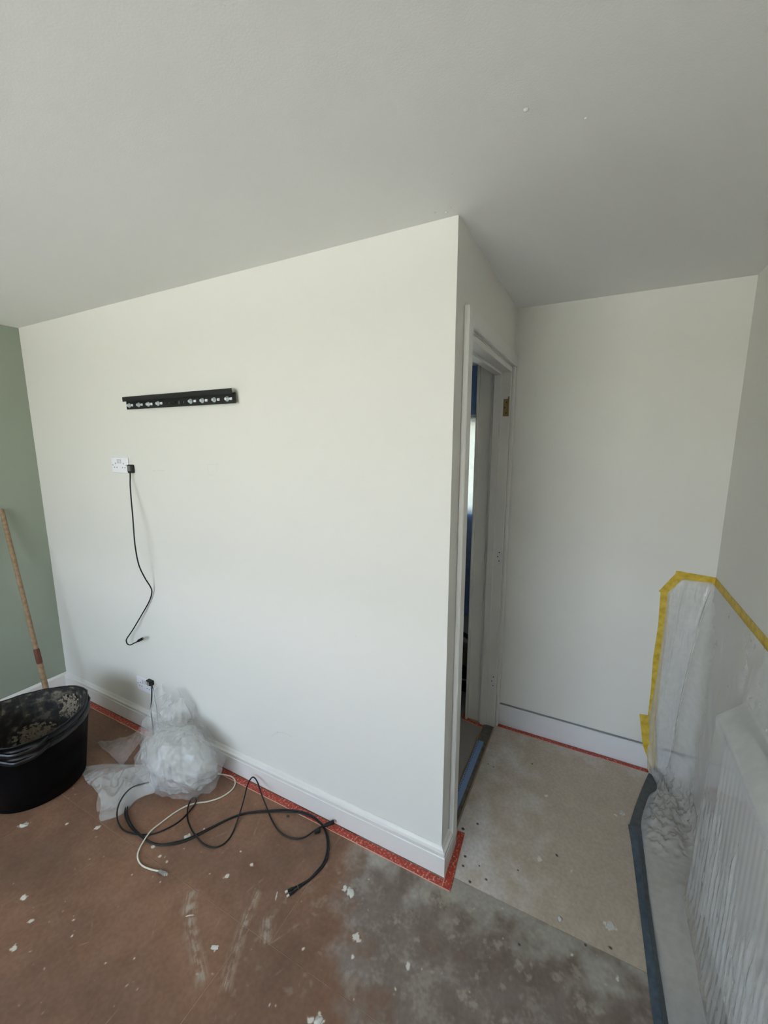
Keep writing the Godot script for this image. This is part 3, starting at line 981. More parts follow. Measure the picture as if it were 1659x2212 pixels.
func sheet_point(u: float, v: float, wr: FastNoiseLite, soft: FastNoiseLite) -> Vector3:
	var s := u * 2.55
	var seg := 0.175
	var t := clampf(s / seg, 0.0, 1.0)
	var r := maxf(0.0, s - seg)
	# stations down the drape: at the taped edge, at the crease that bridges the corner, on the right wall, over the radiator
	var edge := [Vector3(0.793, 0.975, BACK + 0.003), Vector3(0.794, 0.8, BACK + 0.004), Vector3(0.788, 0.5, BACK + 0.004), Vector3(0.776, 0.24, BACK + 0.008), Vector3(0.792, 0.02, BACK + 0.03), Vector3(0.807, 0.007, BACK + 0.038), Vector3(0.809, 0.0035, BACK + 0.046)]
	var crease := [Vector3(0.966, 1.05, BACK + 0.004), Vector3(0.925, 0.8, -0.998), Vector3(0.9, 0.5, -0.985), Vector3(0.885, 0.2, -0.972), Vector3(0.876, 0.02, -0.96), Vector3(0.85, 0.009, -0.935), Vector3(0.826, 0.0035, -0.91)]
	var wall := [Vector3(0.968, 1.05, 0), Vector3(0.959, 0.8, 0), Vector3(0.955, 0.5, 0), Vector3(0.948, 0.2, 0), Vector3(0.94, 0.02, 0)]
	var rad_st := [Vector3(0.968, 1.05, 0), Vector3(0.938, 0.86, 0), Vector3(0.864, 0.792, 0), Vector3(0.859, 0.13, 0), Vector3(0.85, 0.02, 0)]
	var x_top := lerpf(0.793, 0.966, t)
	var far_z := BACK + r
	var rad := smoothstep(-0.43, -0.3, far_z)
	var near := smoothstep(0.0, 0.24, r)
	var p := []
	for k in 7:
		if s <= seg:
			var q: Vector3 = edge[k].lerp(crease[k], t)
			if k == 0:
				q.y = 1.055 if x_top > 0.845 else lerpf(0.975, 1.055, (x_top - 0.793) / 0.052)
			p.append(q)
		else:
			var z: float = far_z + (crease[k].z - BACK) * (1.0 - near)
			var foot := lerpf(lerpf(0.80, 0.735, smoothstep(BACK + 0.1, -0.58, z)), 0.75, smoothstep(0.0, 0.6, z))
			var q := Vector3.ZERO
			if k < 5:
				q = wall[k].lerp(rad_st[k], rad)
			elif k == 5:
				q = Vector3(lerpf(lerpf(0.94, 0.85, rad), foot, 0.55), 0.009, 0)
			else:
				q = Vector3(foot, 0.0035, 0)
			q.x = lerpf(crease[k].x, q.x, near)
			q.y = lerpf(crease[k].y, q.y, near)
			q.z = z
			p.append(q)
	var stops := [0.0, 0.2, 0.36, 0.68, 0.8, 0.9, 1.0]
	var i := 0
	while i < 5 and v > stops[i + 1]:
		i += 1
	var f: float = (v - stops[i]) / (stops[i + 1] - stops[i])
	var out: Vector3 = p[i].lerp(p[i + 1], f)
	if rad < 0.5:
		out = out.lerp(p[i].cubic_interpolate(p[i + 1], p[maxi(i - 1, 0)], p[mini(i + 2, 6)], f), 1.0 - 2.0 * rad)
	# pleats fan down from the tape, a crumple lies at the foot
	var held := smoothstep(0.0, 0.06, v) * (1.0 - smoothstep(0.94, 1.0, v)) * smoothstep(0.0, 0.012, s)
	var d := 0.0
	if s <= seg:
		var fan := t * (1.0 + 0.5 * v)
		d = 0.009 * maxf(0.0, wr.get_noise_2d(fan * 1.7, v * 0.25)) + 0.012 * exp(-pow((t - 0.36 + 0.08 * v) / 0.05, 2.0)) * (1.0 - v) + 0.003 * wr.get_noise_2d(fan * 3.0, v * 2.5)
	else:
		d = (0.004 * (soft.get_noise_2d(s * 2.0, v * 2.0) + 0.8) + 0.0016 * maxf(0.0, wr.get_noise_2d(s * 0.5, v * 0.2))) * (1.0 - 0.6 * rad)
	var foot_zone := smoothstep(0.7, 0.82, v) * (1.0 - smoothstep(-0.62, -0.4, far_z))
	d += 0.03 * foot_zone * maxf(0.0, wr.get_noise_3d(s * 1.6, v * 4.0, 9.0) + 0.2)
	if rad > 0.5:
		# drawn in against the flutes, with irregular pleats between them
		var body := smoothstep(0.47, 0.53, v + 0.06 * soft.get_noise_1d(out.z * 3.0)) * (1.0 - smoothstep(0.7, 0.82, v)) * (rad - 0.5) * 2.0
		var fl := cos(TAU * (out.z + 0.25 + 0.006 * soft.get_noise_2d(out.z * 5.0, out.y * 2.0)) / 0.0333)
		d += body * (0.0055 * pow(maxf(0.0, fl), 2.0) + 0.004 * maxf(0.0, wr.get_noise_2d(out.z * 5.0, out.y * 0.35)))
	var n := Vector3(-0.15, 0, 1).normalized() if s <= seg else Vector3(-1, 0, 0.1).normalized()
	if v > 0.8:
		n = n.lerp(Vector3.UP, smoothstep(0.8, 0.88, v)).normalized()
	return out + n * (d * held + 0.0005)


# ------------------------------------------------------------------ bracket and sockets

func build_bracket() -> void:
	var x0 := -1.742
	var x1 := -0.968
	var b := thing("wall_bracket_rail", "black steel mounting rail screwed high on the off-white wall", "bracket", Vector3(-1.355, 1.9, 0))
	var o := b.position
	var zf := 0.018
	var zb := 0.0155
	var st := mb()
	# lower plate with slots
	var slots := []
	for q in [-1.695, -1.6175, -1.541, -1.4645, -1.226, -1.15, -1.0735, -0.997]:
		slots.append([q - 0.009, q + 0.009, 1.891, 1.903])
	slots.append([-1.411, -1.405, 1.891, 1.9])
	slots.append([-1.309, -1.303, 1.891, 1.9])
	slots.append([-1.344, -1.33, 1.888, 1.904])
	slots.sort_custom(func(p, q): return p[0] < q[0])
	var x := x0
	for q in slots:
		box(st, Vector3(x, 1.877, zb) - o, Vector3(q[0], 1.922, zf) - o)
		box(st, Vector3(q[0], 1.877, zb) - o, Vector3(q[1], q[2], zf) - o)
		box(st, Vector3(q[0], q[3], zb) - o, Vector3(q[1], 1.922, zf) - o)
		x = q[1]
	box(st, Vector3(x, 1.877, zb) - o, Vector3(x1, 1.922, zf) - o)
	obj("slotted_plate", st, M.rail, b)
	# hooked upper flange
	st = mb()
	prism(st, PackedVector2Array([Vector2(0.0157, 1.9175), Vector2(0.036, 1.9145), Vector2(0.037, 1.935), Vector2(0.0345, 1.938), Vector2(0.0335, 1.918), Vector2(0.0157, 1.9215)]), Vector3(x0, 0, 0) - o, Vector3.BACK, Vector3.UP, Vector3(x1 - x0 - 0.002, 0, 0))
	obj("hooked_flange", st, M.rail, b)
	# white plugs seen in the slots beside the bolts
	for q in slots:
		if q[1] - q[0] > 0.017:
			st = mb()
			box(st, Vector3(q[0] + 0.0005, q[2] + 0.0005, 0.004) - o, Vector3(q[1] - 0.0005, q[3] - 0.0005, zf + 0.002) - o, 0.002)
			obj("white_plug", st, M.white_plastic, b)
	for q in [-1.717, -1.639, -1.5625, -1.487, -1.2525, -1.1745, -1.098, -1.0175]:
		st = mb()
		var xf := Transform3D(Basis(Vector3.RIGHT, PI / 2), Vector3(q, 1.8965, zf) - o)
		lathe(st, [Vector2(0.0001, 0.012), Vector2(0.006, 0.012), Vector2(0.0068, 0.0105), Vector2(0.0068, 0.004), Vector2(0.0115, 0.0025), Vector2(0.0115, 0.0)], 12, xf)
		tube(st, PackedVector3Array([Vector3(q, 1.8965, zf) - o, Vector3(q, 1.8965, 0.001) - o]), 0.004, 8)
		obj("bolt", st, M.zinc, b)
	st = mb()
	box(st, Vector3(-1.394, 1.889, zf) - o, Vector3(-1.352, 1.904, zf + 0.003) - o, 0.001)
	var lv := obj("spirit_level", st, M.black, b)
	st = mb()
	var pl := smooth_path([Vector3(-1.389, 1.8965, zf + 0.003) - o, Vector3(-1.357, 1.8965, zf + 0.003) - o], 2)
	tube(st, pl, 0.0035, 8)
	obj("vial", st, mat(Color(0.28, 0.3, 0.2), 0.2), lv)


func socket_plate(root: Node3D, w: float, h: float) -> void:
	var st := mb()
	box(st, Vector3(-w / 2, -h / 2, 0), Vector3(w / 2, h / 2, 0.0095), 0.0035)
	var plate := obj("face_plate", st, M.white_plastic, root)
	for s in [-1.0, 1.0]:
		st = mb()
		var c := Vector3(s * 0.011, 0.021, 0.0095)
		prism(st, PackedVector2Array([Vector2(-0.011, 0), Vector2(0.011, 0), Vector2(0.011, 0.0035), Vector2(0.0, 0.0012), Vector2(-0.011, 0.0035)]), c - Vector3(0.006, 0, 0), Vector3.UP, Vector3.BACK, Vector3(0.012, 0, 0))
		obj("rocker_switch", st, mat(Color(0.82, 0.82, 0.84), 0.3), root)
		for q in [[0.036, 0.009, 0.0021, 0.0042], [0.025, -0.0125, 0.0034, 0.0022], [0.047, -0.0125, 0.0034, 0.0022]]:
			st = mb()
			box(st, Vector3(s * q[0] - q[2], q[1] - q[3], 0.0093), Vector3(s * q[0] + q[2], q[1] + q[3], 0.0097))
			obj("pin_slot", st, M.slot, plate)
		st = mb()
		lathe(st, [Vector2(0.0001, 0.0105), Vector2(0.0025, 0.0103), Vector2(0.0034, 0.0095)], 10, Transform3D(Basis(Vector3.RIGHT, PI / 2), Vector3(s * 0.0603, 0.0, 0)))
		obj("fixing_screw", st, M.grey_plastic, plate)


func build_upper_socket() -> void:
	var s := thing("double_socket", "white double socket at chest height with a black lead beside it", "socket", Vector3(-1.872, 1.588, 0))
	socket_plate(s, 0.146, 0.086)
	# black plug body fixed close against the right of the plate
	var o := Vector3(-1.77, 1.571, 0)
	var p := thing("hanging_lead", "thin black lead hanging from the plug beside the upper socket", "cable", o)
	var st := mb()
	box(st, Vector3(-0.02, -0.022, 0.002), Vector3(0.016, 0.022, 0.02), 0.003)
	var body := obj("plug", st, M.black_matt, p)
	st = mb()
	box(st, Vector3(-0.016, -0.012, 0.02), Vector3(0.012, 0.017, 0.0225), 0.001)
	obj("grey_cover", st, M.grey_plastic, body)
	st = mb()
	var path := [Vector3(-1.779, 1.553, 0.012), Vector3(-1.77, 1.525, 0.02), Vector3(-1.757, 1.49, 0.032), Vector3(-1.728, 1.41, 0.052), Vector3(-1.695, 1.325, 0.073), Vector3(-1.675, 1.235, 0.088), Vector3(-1.666, 1.165, 0.093), Vector3(-1.668, 1.073, 0.083), Vector3(-1.678, 0.992, 0.052), Vector3(-1.68, 0.932, 0.025), Vector3(-1.694, 0.893, 0.012), Vector3(-1.727, 0.834, 0.012), Vector3(-1.800, 0.740, 0.020), Vector3(-1.877, 0.643, 0.030), Vector3(-1.936, 0.577, 0.035), Vector3(-1.943, 0.555, 0.036), Vector3(-1.93, 0.543, 0.037), Vector3(-1.905, 0.545, 0.037), Vector3(-1.867, 0.565, 0.036), Vector3(-1.835, 0.582, 0.035)]
	var rel := []
	for q in path:
		rel.append(q - o)
	tube(st, smooth_path(rel, 5), 0.0034, 8)
	obj("cord", st, M.black, p)
	st = mb()
	var a := Vector3(-1.84, 0.58, 0.035) - o
	var e := Vector3(-1.782, 0.613, 0.035) - o
	tube(st, PackedVector3Array([a, a.lerp(e, 0.25), a.lerp(e, 0.75), e]), [0.0036, 0.0075, 0.0075, 0.006], 8)
	var c := obj("connector", st, M.black_matt, p)
	st = mb()
	tube(st, PackedVector3Array([e, e + (e - a) * 0.25]), 0.003, 8)
	obj("metal_tip", st, M.steel, c)


func build_lower_socket() -> void:
	var s := thing("double_socket", "white double socket low on the wall behind the crumpled polythene", "socket", Vector3(-1.858, 0.285, 0))
	socket_plate(s, 0.146, 0.086)
	var o := Vector3(-1.792, 0.322, 0)
	var p := thing("low_lead", "short black lead dropping from the low socket into the polythene", "cable", o)
	var st := mb()
	box(st, Vector3(-0.026, -0.014, 0.0), Vector3(0.018, 0.016, 0.024), 0.003)
	var body := obj("plug", st, M.black_matt, p)
	st = mb()
	box(st, Vector3(-0.024, -0.01, 0.024), Vector3(-0.01, 0.012, 0.026), 0.001)
	obj("clear_latch", st, M.clear_tip, body)
	st = mb()
	box(st, Vector3(-0.004, -0.008, 0.024), Vector3(0.003, 0.01, 0.0255), 0.001)
	obj("clear_latch", st, M.clear_tip, body)
	st = mb()
	var rel := []
	for q in [Vector3(-1.778, 0.326, 0.018), Vector3(-1.757, 0.326, 0.026), Vector3(-1.746, 0.308, 0.035), Vector3(-1.743, 0.253, 0.043), Vector3(-1.748, 0.196, 0.05), Vector3(-1.734, 0.163, 0.06), Vector3(-1.699, 0.09, 0.08), Vector3(-1.66, 0.02, 0.12), Vector3(-1.6, 0.006, 0.2)]:
		rel.append(q - o)
	tube(st, smooth_path(rel, 5), 0.0036, 8)
	obj("cord", st, M.black, p)
	st = mb()
	rel = []
	for q in [Vector3(-1.757, 0.318, 0.026), Vector3(-1.738, 0.30, 0.03), Vector3(-1.728, 0.25, 0.034), Vector3(-1.71, 0.2, 0.04), Vector3(-1.68, 0.1, 0.06)]:
		rel.append(q - o)
	tube(st, smooth_path(rel, 5), 0.0018, 6)
	obj("thin_cord", st, M.grey_plastic, p)


# ------------------------------------------------------------------ tubs and pole

func tub_mesh(t: Node3D, base_r: float, top_r: float, h: float, y0: float, dirt: bool) -> void:
	var n := noise(71 + int(dirt), 3.0, FastNoiseLite.TYPE_SIMPLEX, 2)
	var axis := 0.55
	var bend := func(v: Vector3, a: float) -> Vector3:
		var k := clampf((v.y - y0) / h, 0.0, 1.0)
		var q := v
		# squeezed along the handles' axis and dished at the handles
		var c := cos(2.0 * (a - axis))
		q.x *= 1.0 + 0.05 * k
		q.y -= 0.028 * k * k * (0.5 + 0.5 * c) - 0.012 * k * k
		var w: float = 1.0 + 0.02 * k * n.get_noise_2d(cos(a), sin(a))
		return Vector3(q.x * w, q.y, q.z * w)
	var st := mb()
	lathe(st, [Vector2(0.001, y0 + 0.004), Vector2(base_r * 0.95, y0), Vector2(base_r, y0 + 0.006), Vector2(lerpf(base_r, top_r, 0.3), y0 + h * 0.3), Vector2(lerpf(base_r, top_r, 0.6), y0 + h * 0.6), Vector2(lerpf(base_r, top_r, 0.86), y0 + h * 0.86), Vector2(top_r + 0.002, y0 + h * 0.885), Vector2(top_r + 0.004, y0 + h * 0.9)], 64, Transform3D(), bend)
	obj("body", st, M.rubber, t)
	st = mb()
	lathe(st, [Vector2(top_r + 0.004, y0 + h * 0.9), Vector2(top_r + 0.003, y0 + h * 0.905), Vector2(top_r - 0.001, y0 + h * 0.91), Vector2(top_r + 0.003, y0 + h * 0.985), Vector2(top_r + 0.007, y0 + h * 0.995), Vector2(top_r + 0.006, y0 + h), Vector2(top_r - 0.001, y0 + h), Vector2(top_r - 0.003, y0 + h * 0.99)], 64, Transform3D(), bend)
	obj("rim", st, M.rubber_rim, t)
	st = mb()
	lathe(st, [Vector2(top_r - 0.003, y0 + h * 0.99), Vector2(top_r - 0.006, y0 + h * 0.9), Vector2(lerpf(base_r, top_r, 0.5) - 0.005, y0 + h * 0.5), Vector2(base_r - 0.004, y0 + 0.02), Vector2(base_r * 0.8, y0 + 0.012), Vector2(0.001, y0 + 0.012)], 64, Transform3D(), bend)
	obj("inside", st, M.rubber_dirty if dirt else M.rubber, t)
	# strap handles bowed out from the rim
	for e in [0.0, PI]:
		st = mb()
		var span := 0.42
		grid(st, 20, 6, func(u, v):
			var a: float = axis + e + (u - 0.5) * 2.0 * span
			var bow := sin(PI * u)
			var p: Vector3 = bend.call(Vector3((top_r + 0.006 + 0.02 * bow + 0.004 * sin(PI * v)) * cos(a), y0 + h * (0.985 - 0.06 * v) - 0.022 * bow, (top_r + 0.006 + 0.02 * bow + 0.004 * sin(PI * v)) * sin(a)), a)
			return p)
		obj("handle", st, M.rubber_rim, t)


func build_tubs() -> void:
	var at := Vector3(-1.975, 0, 0.515)
	var t := thing("rubble_tub", "black rubber tub standing on the floor, lower of the nested two", "tub", at, "nested black tubs")
	tub_mesh(t, 0.195, 0.238, 0.355, 0.001, false)
	t = thing("rubble_tub", "black rubber tub nested in the other, smeared with dried plaster inside", "tub", at, "nested black tubs")
	t.position.y = 0.045
	tub_mesh(t, 0.186, 0.231, 0.345, 0.001, true)
	# dried plaster skins on the inner wall
	for q in [[-1.85, 0.5, 0.9, 0.32, 5], [-2.75, 0.12, 0.5, 0.5, 6], [-0.7, 0.55, 0.8, 0.2, 7]]:
		var st := mb()
		var n := noise(80 + q[4], 2.2, FastNoiseLite.TYPE_SIMPLEX, 3)
		grid(st, 150, 90, func(u, v):
			var a: float = q[0] + (u - 0.5) * 2.0 * q[3]
			var k := lerpf(q[1], q[2], v)
			var r := lerpf(0.186, 0.231, k) - 0.0085 - 0.003 * absf(n.get_noise_2d(u * 3.0, v * 3.0))
			return Vector3(r * cos(a) * (1.0 + 0.05 * k), 0.345 * k - (0.028 * k * k * (0.5 + 0.5 * cos(2.0 * (a - 0.55))) - 0.012 * k * k), r * sin(a)),
			func(u, v): return n.get_noise_2d(u * 2.4 + 5.0, v * 2.0) * 1.1 + 0.8 > Vector2((u - 0.5) * 2.0, (v - 0.5) * 2.0).length())
		obj("plaster_smear", st, M.plaster, t)


func build_pole() -> void:
	var foot := Vector3(-2.43, 0.0, 0.243)
	var top := Vector3(-2.757, 1.312, 0.222)
	var p := thing("wooden_pole", "wooden broom handle leaning on the green wall behind the tubs", "pole", foot)
	var d := top - foot
	var st := mb()
	tube(st, PackedVector3Array([d * 0.0, d * 0.28]), 0.0145, 14)
	obj("lower_handle", st, M.wood, p)
	st = mb()
	tube(st, PackedVector3Array([d * 0.28, d * 0.285, d * 0.345, d * 0.35]), [0.0135, 0.0155, 0.0155, 0.0135], 14)
	var c := obj("rusty_collar", st, M.rust, p)
	c.set_meta("label", "rust brown collar")
	st = mb()
	tube(st, PackedVector3Array([d * 0.345, d * 0.985, d * 0.997, d]), [0.0125, 0.0125, 0.011, 0.006], 14)
	obj("upper_handle", st, M.wood, p)


# ------------------------------------------------------------------ crumpled polythene by the wall

# creases: flat facets that meet in sharp ridges
func crease(p: Vector3, n: FastNoiseLite, m: FastNoiseLite) -> float:
	return n.get_noise_3d(p.x, p.y, p.z) + 0.6 + 0.45 * (m.get_noise_3d(p.x, p.y, p.z) + 0.6)


func cells(seed_: int, freq: float) -> FastNoiseLite:
	var n := noise(seed_, freq, FastNoiseLite.TYPE_CELLULAR, 1, FastNoiseLite.FRACTAL_NONE)
	n.cellular_return_type = FastNoiseLite.RETURN_DISTANCE
	n.cellular_jitter = 1.0
	return n


func build_polythene() -> void:
	var at := Vector3(-1.3, 0, 0.15)
	var t := thing("crumpled_polythene", "crumpled heap of clear polythene on the floor below the low socket", "plastic sheet", at)
	var n := cells(91, 11.0)
	var m := cells(92, 30.0)
	# the bundle in front: loose shells of film one inside another
	for layer in 4:
		var st := mb()
		var k := 1.0 - 0.13 * layer
		grid(st, 170, 84, func(u, v):
			var a: float = u * TAU
			var b := lerpf(-0.9, PI / 2, v)
			var d := Vector3(cos(a) * cos(b), sin(b), sin(a) * cos(b))
			var r := Vector3(0.225, 0.158, 0.15) * k
			var q := d * r
			var w := Vector3(q.x * 1.0 + 0.4 * q.y, q.y * 0.75 - 0.3 * q.x, q.z) + Vector3(layer * 3.1, 0, layer)
			q *= 1.0 + 0.3 * crease(w, n, m)
			# a pulled-out corner at the right and a belly towards the viewer
			q.x += 0.035 * pow(maxf(0.0, d.x), 4.0)
			q += Vector3(-0.05, 0.128, 0.025)
			q.y = maxf(q.y, 0.004 + 0.003 * layer + 0.012 * (m.get_noise_2d(q.x, q.z) + 1.0))
			q.z = maxf(q.z, -0.118 + 0.006 * layer + 0.006 * (m.get_noise_2d(q.x, q.y) + 1.0))
			return q)
		obj("bundle", st, [M.film_thin, M.film, M.film, M.film_thick][layer], t)
	# film drawn up against the wall behind the bundle
	for layer in 2:
		var st := mb()
		grid(st, 80, 60, func(u, v):
			var a := lerpf(-0.5, PI + 0.5, u)
			var y := lerpf(0.01, 0.365 - 0.05 * layer, v)
			var w: float = (0.165 - 0.05 * layer) * (1.0 - 0.18 * v) * (1.0 + 0.15 * sin(v * 7.0 + layer))
			var q := Vector3(-0.285 + 0.045 * v + 0.05 * layer + cos(a) * w, y, -0.095 + sin(a) * (0.1 - 0.03 * layer) * (1.0 - 0.3 * v))
			var c := crease(Vector3(q.x, q.y * 0.6, q.z) + Vector3(0, 5, layer), n, m)
			q += Vector3(cos(a), 0.6 * v, sin(a)) * c * 0.06
			if v > 0.8:
				var f: float = (v - 0.8) * 5.0
				q.x = lerpf(q.x, -0.25 + 0.05 * layer + cos(a) * w * 0.5, f * f)
				q.z = lerpf(q.z, -0.1, f * f)
				q.y += 0.03 * sin(a * 2.0) * f
			q.z = maxf(q.z, -0.124)
			return q)
		obj("standing_fold", st, M.film_thin if layer == 0 else M.film, t)
	# the tail laid out over the floor towards the tubs, two layers
	for layer in 2:
		var st := mb()
		grid(st, 90, 70, func(u, v):
			var a := Vector3(-0.16, 0, -0.03).lerp(Vector3(-0.6, 0, 0.22) + Vector3(0.03, 0, 0.02) * layer, u)
			var b := Vector3(-0.08, 0, 0.15).lerp(Vector3(-0.13, 0, 0.345) - Vector3(0.06, 0, 0.02) * layer, u)
			var q := a.lerp(b, v)
			var hump := sin(PI * clampf(v, 0.02, 0.98))
			var c := crease(Vector3(q.x, layer * 2.0, q.z) * 0.8 + Vector3(3, 0, 0), n, m) + 0.3
			q.y = 0.004 + 0.004 * layer + maxf(0.0, c) * 0.045 * hump + 0.055 * hump * (1.0 - u) + 0.03 * layer * hump * u
			q += Vector3(0.018 * sin(u * 7.0 + v * 3.0) + 0.012 * sin(v * 11.0) * u, 0, 0.012 * sin(v * 8.0) * u)
			return q)
		obj("tail", st, M.film if layer == 0 else M.film_thin, t)
	# a single clear layer slanting from the skirting to the floor, left of the heap
	var st := mb()
	grid(st, 60, 60, func(u, v):
		var a := Vector3(-0.33, 0.25, -0.12).lerp(Vector3(-0.7, 0.006, 0.08), v)
		var b := Vector3(-0.2, 0.3, -0.02).lerp(Vector3(-0.35, 0.03, 0.14), v)
		var q := a.lerp(b, u)
		q.y += 0.02 * (crease(q + Vector3(1, 4, 2), n, m) + 0.3) - 0.07 * sin(PI * v) * (1.0 - u)
		q.y = maxf(q.y, 0.005)
		return q)
	obj("rear_flap", st, M.film_thin, t)


# ------------------------------------------------------------------ cables on the floor

func build_floor_cables() -> void:
	var thin := [Vector3(-1.378, 0.085, 0.318), Vector3(-1.396, 0.080, 0.326), Vector3(-1.438, 0.070, 0.364), Vector3(-1.442, 0.055, 0.406), Vector3(-1.420, 0.035, 0.446), Vector3(-1.378, 0.015, 0.472), Vector3(-1.321, 0.006, 0.483), Vector3(-1.268, 0.005, 0.475), Vector3(-1.220, 0.005, 0.458), Vector3(-1.179, 0.005, 0.429), Vector3(-1.149, 0.005, 0.385), Vector3(-1.134, 0.005, 0.336), Vector3(-1.139, 0.007, 0.276), Vector3(-1.149, 0.012, 0.239), Vector3(-1.174, 0.014, 0.228), Vector3(-1.179, 0.014, 0.245), Vector3(-1.152, 0.013, 0.282), Vector3(-1.110, 0.008, 0.315), Vector3(-1.059, 0.007, 0.339), Vector3(-1.001, 0.012, 0.357), Vector3(-0.940, 0.005, 0.364), Vector3(-0.895, 0.005, 0.355), Vector3(-0.871, 0.005, 0.329), Vector3(-0.869, 0.005, 0.289), Vector3(-0.890, 0.008, 0.235), Vector3(-0.919, 0.014, 0.181), Vector3(-0.944, 0.032, 0.131), Vector3(-0.967, 0.052, 0.088), Vector3(-0.973, 0.065, 0.056), Vector3(-0.962, 0.066, 0.046), Vector3(-0.930, 0.057, 0.055), Vector3(-0.871, 0.034, 0.087), Vector3(-0.813, 0.014, 0.115), Vector3(-0.761, 0.006, 0.143), Vector3(-0.706, 0.005, 0.165), Vector3(-0.657, 0.005, 0.172), Vector3(-0.606, 0.005, 0.161), Vector3(-0.576, 0.006, 0.138), Vector3(-0.559, 0.01, 0.105), Vector3(-0.540, 0.014, 0.075), Vector3(-0.523, 0.015, 0.054)]
	var o := Vector3(-1.0, 0, 0.3)
	var rel := []
	for q in thin:
		rel.append(q - o)
	var t := thing("black_lead", "thin black lead looping over the floor to a plug at the skirting", "cable", o)
	var st := mb()
	tube(st, smooth_path(rel, 4), 0.0033, 8)
	obj("cord", st, M.black, t)
	st = mb()
	var a := Vector3(-0.53, 0.014, 0.062) - o
	var e := Vector3(-0.496, 0.022, 0.031) - o
	tube(st, PackedVector3Array([a, a.lerp(e, 0.3), a.lerp(e, 0.9), e]), [0.005, 0.0085, 0.0085, 0.007], 8)
	obj("plug", st, M.black_matt, t)
	st = mb()
	var g := Vector3(-0.545, 0.008, 0.092) - o
	box(st, Vector3(-0.013, -0.008, -0.007), Vector3(0.013, 0.008, 0.009), 0.003, Transform3D(Basis(Vector3.UP, 0.8), g))
	obj("inline_clip", st, M.black_matt, t)

	var thick := [Vector3(-1.47, 0.006, 0.36), Vector3(-1.405, 0.006, 0.419), Vector3(-1.355, 0.006, 0.442), Vector3(-1.292, 0.011, 0.460), Vector3(-1.227, 0.012, 0.467), Vector3(-1.165, 0.007, 0.466), Vector3(-1.112, 0.006, 0.454), Vector3(-1.069, 0.006, 0.428), Vector3(-1.035, 0.005, 0.395), Vector3(-1.009, 0.005, 0.355), Vector3(-0.980, 0.005, 0.299), Vector3(-0.950, 0.006, 0.242), Vector3(-0.912, 0.006, 0.187), Vector3(-0.860, 0.006, 0.145), Vector3(-0.795, 0.006, 0.105), Vector3(-0.726, 0.006, 0.069), Vector3(-0.663, 0.006, 0.048), Vector3(-0.607, 0.006, 0.043), Vector3(-0.558, 0.006, 0.052), Vector3(-0.527, 0.006, 0.065), Vector3(-0.494, 0.006, 0.089), Vector3(-0.466, 0.006, 0.121), Vector3(-0.444, 0.006, 0.161), Vector3(-0.436, 0.006, 0.199), Vector3(-0.440, 0.006, 0.235), Vector3(-0.449, 0.006, 0.272), Vector3(-0.466, 0.006, 0.306), Vector3(-0.481, 0.006, 0.333)]
	var l := []
	var r := []
	var path := smooth_path(thick, 4)
	for i in path.size():
		var d := (path[mini(i + 1, path.size() - 1)] - path[maxi(i - 1, 0)]).normalized()
		var s := d.cross(Vector3.UP) * (0.003 + 0.0015 * sin(i * 0.23) + 0.004 * smoothstep(path.size() - 9.0, path.size() - 1.0, float(i)))
		l.append(path[i] + s - o)
		r.append(path[i] - s - o)
	t = thing("twin_lead", "pair of black leads tied together, curving to two pale connectors", "cable", o)
	for q in [l, r]:
		st = mb()
		tube(st, PackedVector3Array(q), 0.0033, 8)
		obj("cord", st, M.black, t)
		st = mb()
		var end: Vector3 = q[-1]
		var d: Vector3 = (q[-1] - q[-4]).normalized()
		tube(st, PackedVector3Array([end - d * 0.004, end, end + d * 0.018, end + d * 0.02]), [0.004, 0.0055, 0.0055, 0.004], 8)
		var c := obj("connector", st, M.black_matt, t)
		st = mb()
		box(st, Vector3(-0.0035, -0.003, 0.0), Vector3(0.0035, 0.003, 0.011), 0.001, Transform3D(Basis.looking_at(-d), end + d * 0.019))
		obj("pale_tip", st, M.cable_white, c)
	st = mb()
	var k := Vector3(-0.472, 0.006, 0.318) - o
	var ring := PackedVector3Array()
	for i in 17:
		var an := TAU * i / 16.0
		ring.append(k + Vector3(0.86, 0, 0.5) * 0.0115 * cos(an) + Vector3.UP * 0.0055 * sin(an))
	tube(st, ring, 0.0012, 6)
	obj("cable_tie", st, M.grey_plastic, t)

	var white := [Vector3(-1.26, 0.006, 0.09), Vector3(-1.187, 0.005, 0.062), Vector3(-1.145, 0.005, 0.05), Vector3(-1.115, 0.005, 0.047), Vector3(-1.082, 0.005, 0.060), Vector3(-1.060, 0.005, 0.090), Vector3(-1.058, 0.005, 0.125), Vector3(-1.073, 0.005, 0.167), Vector3(-1.108, 0.005, 0.209), Vector3(-1.146, 0.006, 0.238), Vector3(-1.176, 0.006, 0.273), Vector3(-1.194, 0.005, 0.323), Vector3(-1.201, 0.005, 0.379), Vector3(-1.198, 0.012, 0.431), Vector3(-1.182, 0.014, 0.472), Vector3(-1.161, 0.007, 0.514), Vector3(-1.129, 0.005, 0.535), Vector3(-1.089, 0.005, 0.542), Vector3(-1.042, 0.005, 0.535), Vector3(-1.005, 0.006, 0.524)]
	rel = []
	for q in white:
		rel.append(q - o)
	t = thing("white_lead", "white aerial lead curving out from under the polythene heap", "cable", o)
	st = mb()
	tube(st, smooth_path(rel, 4), 0.0032, 8)
	obj("cord", st, M.cable_white, t)
	st = mb()
	a = Vector3(-1.01, 0.007, 0.5255) - o
	e = Vector3(-0.968, 0.008, 0.521) - o
	tube(st, PackedVector3Array([a, a.lerp(e, 0.15), a.lerp(e, 0.55), a.lerp(e, 0.56), a.lerp(e, 0.95), e]), [0.0035, 0.0062, 0.0062, 0.0075, 0.0075, 0.006], 10)
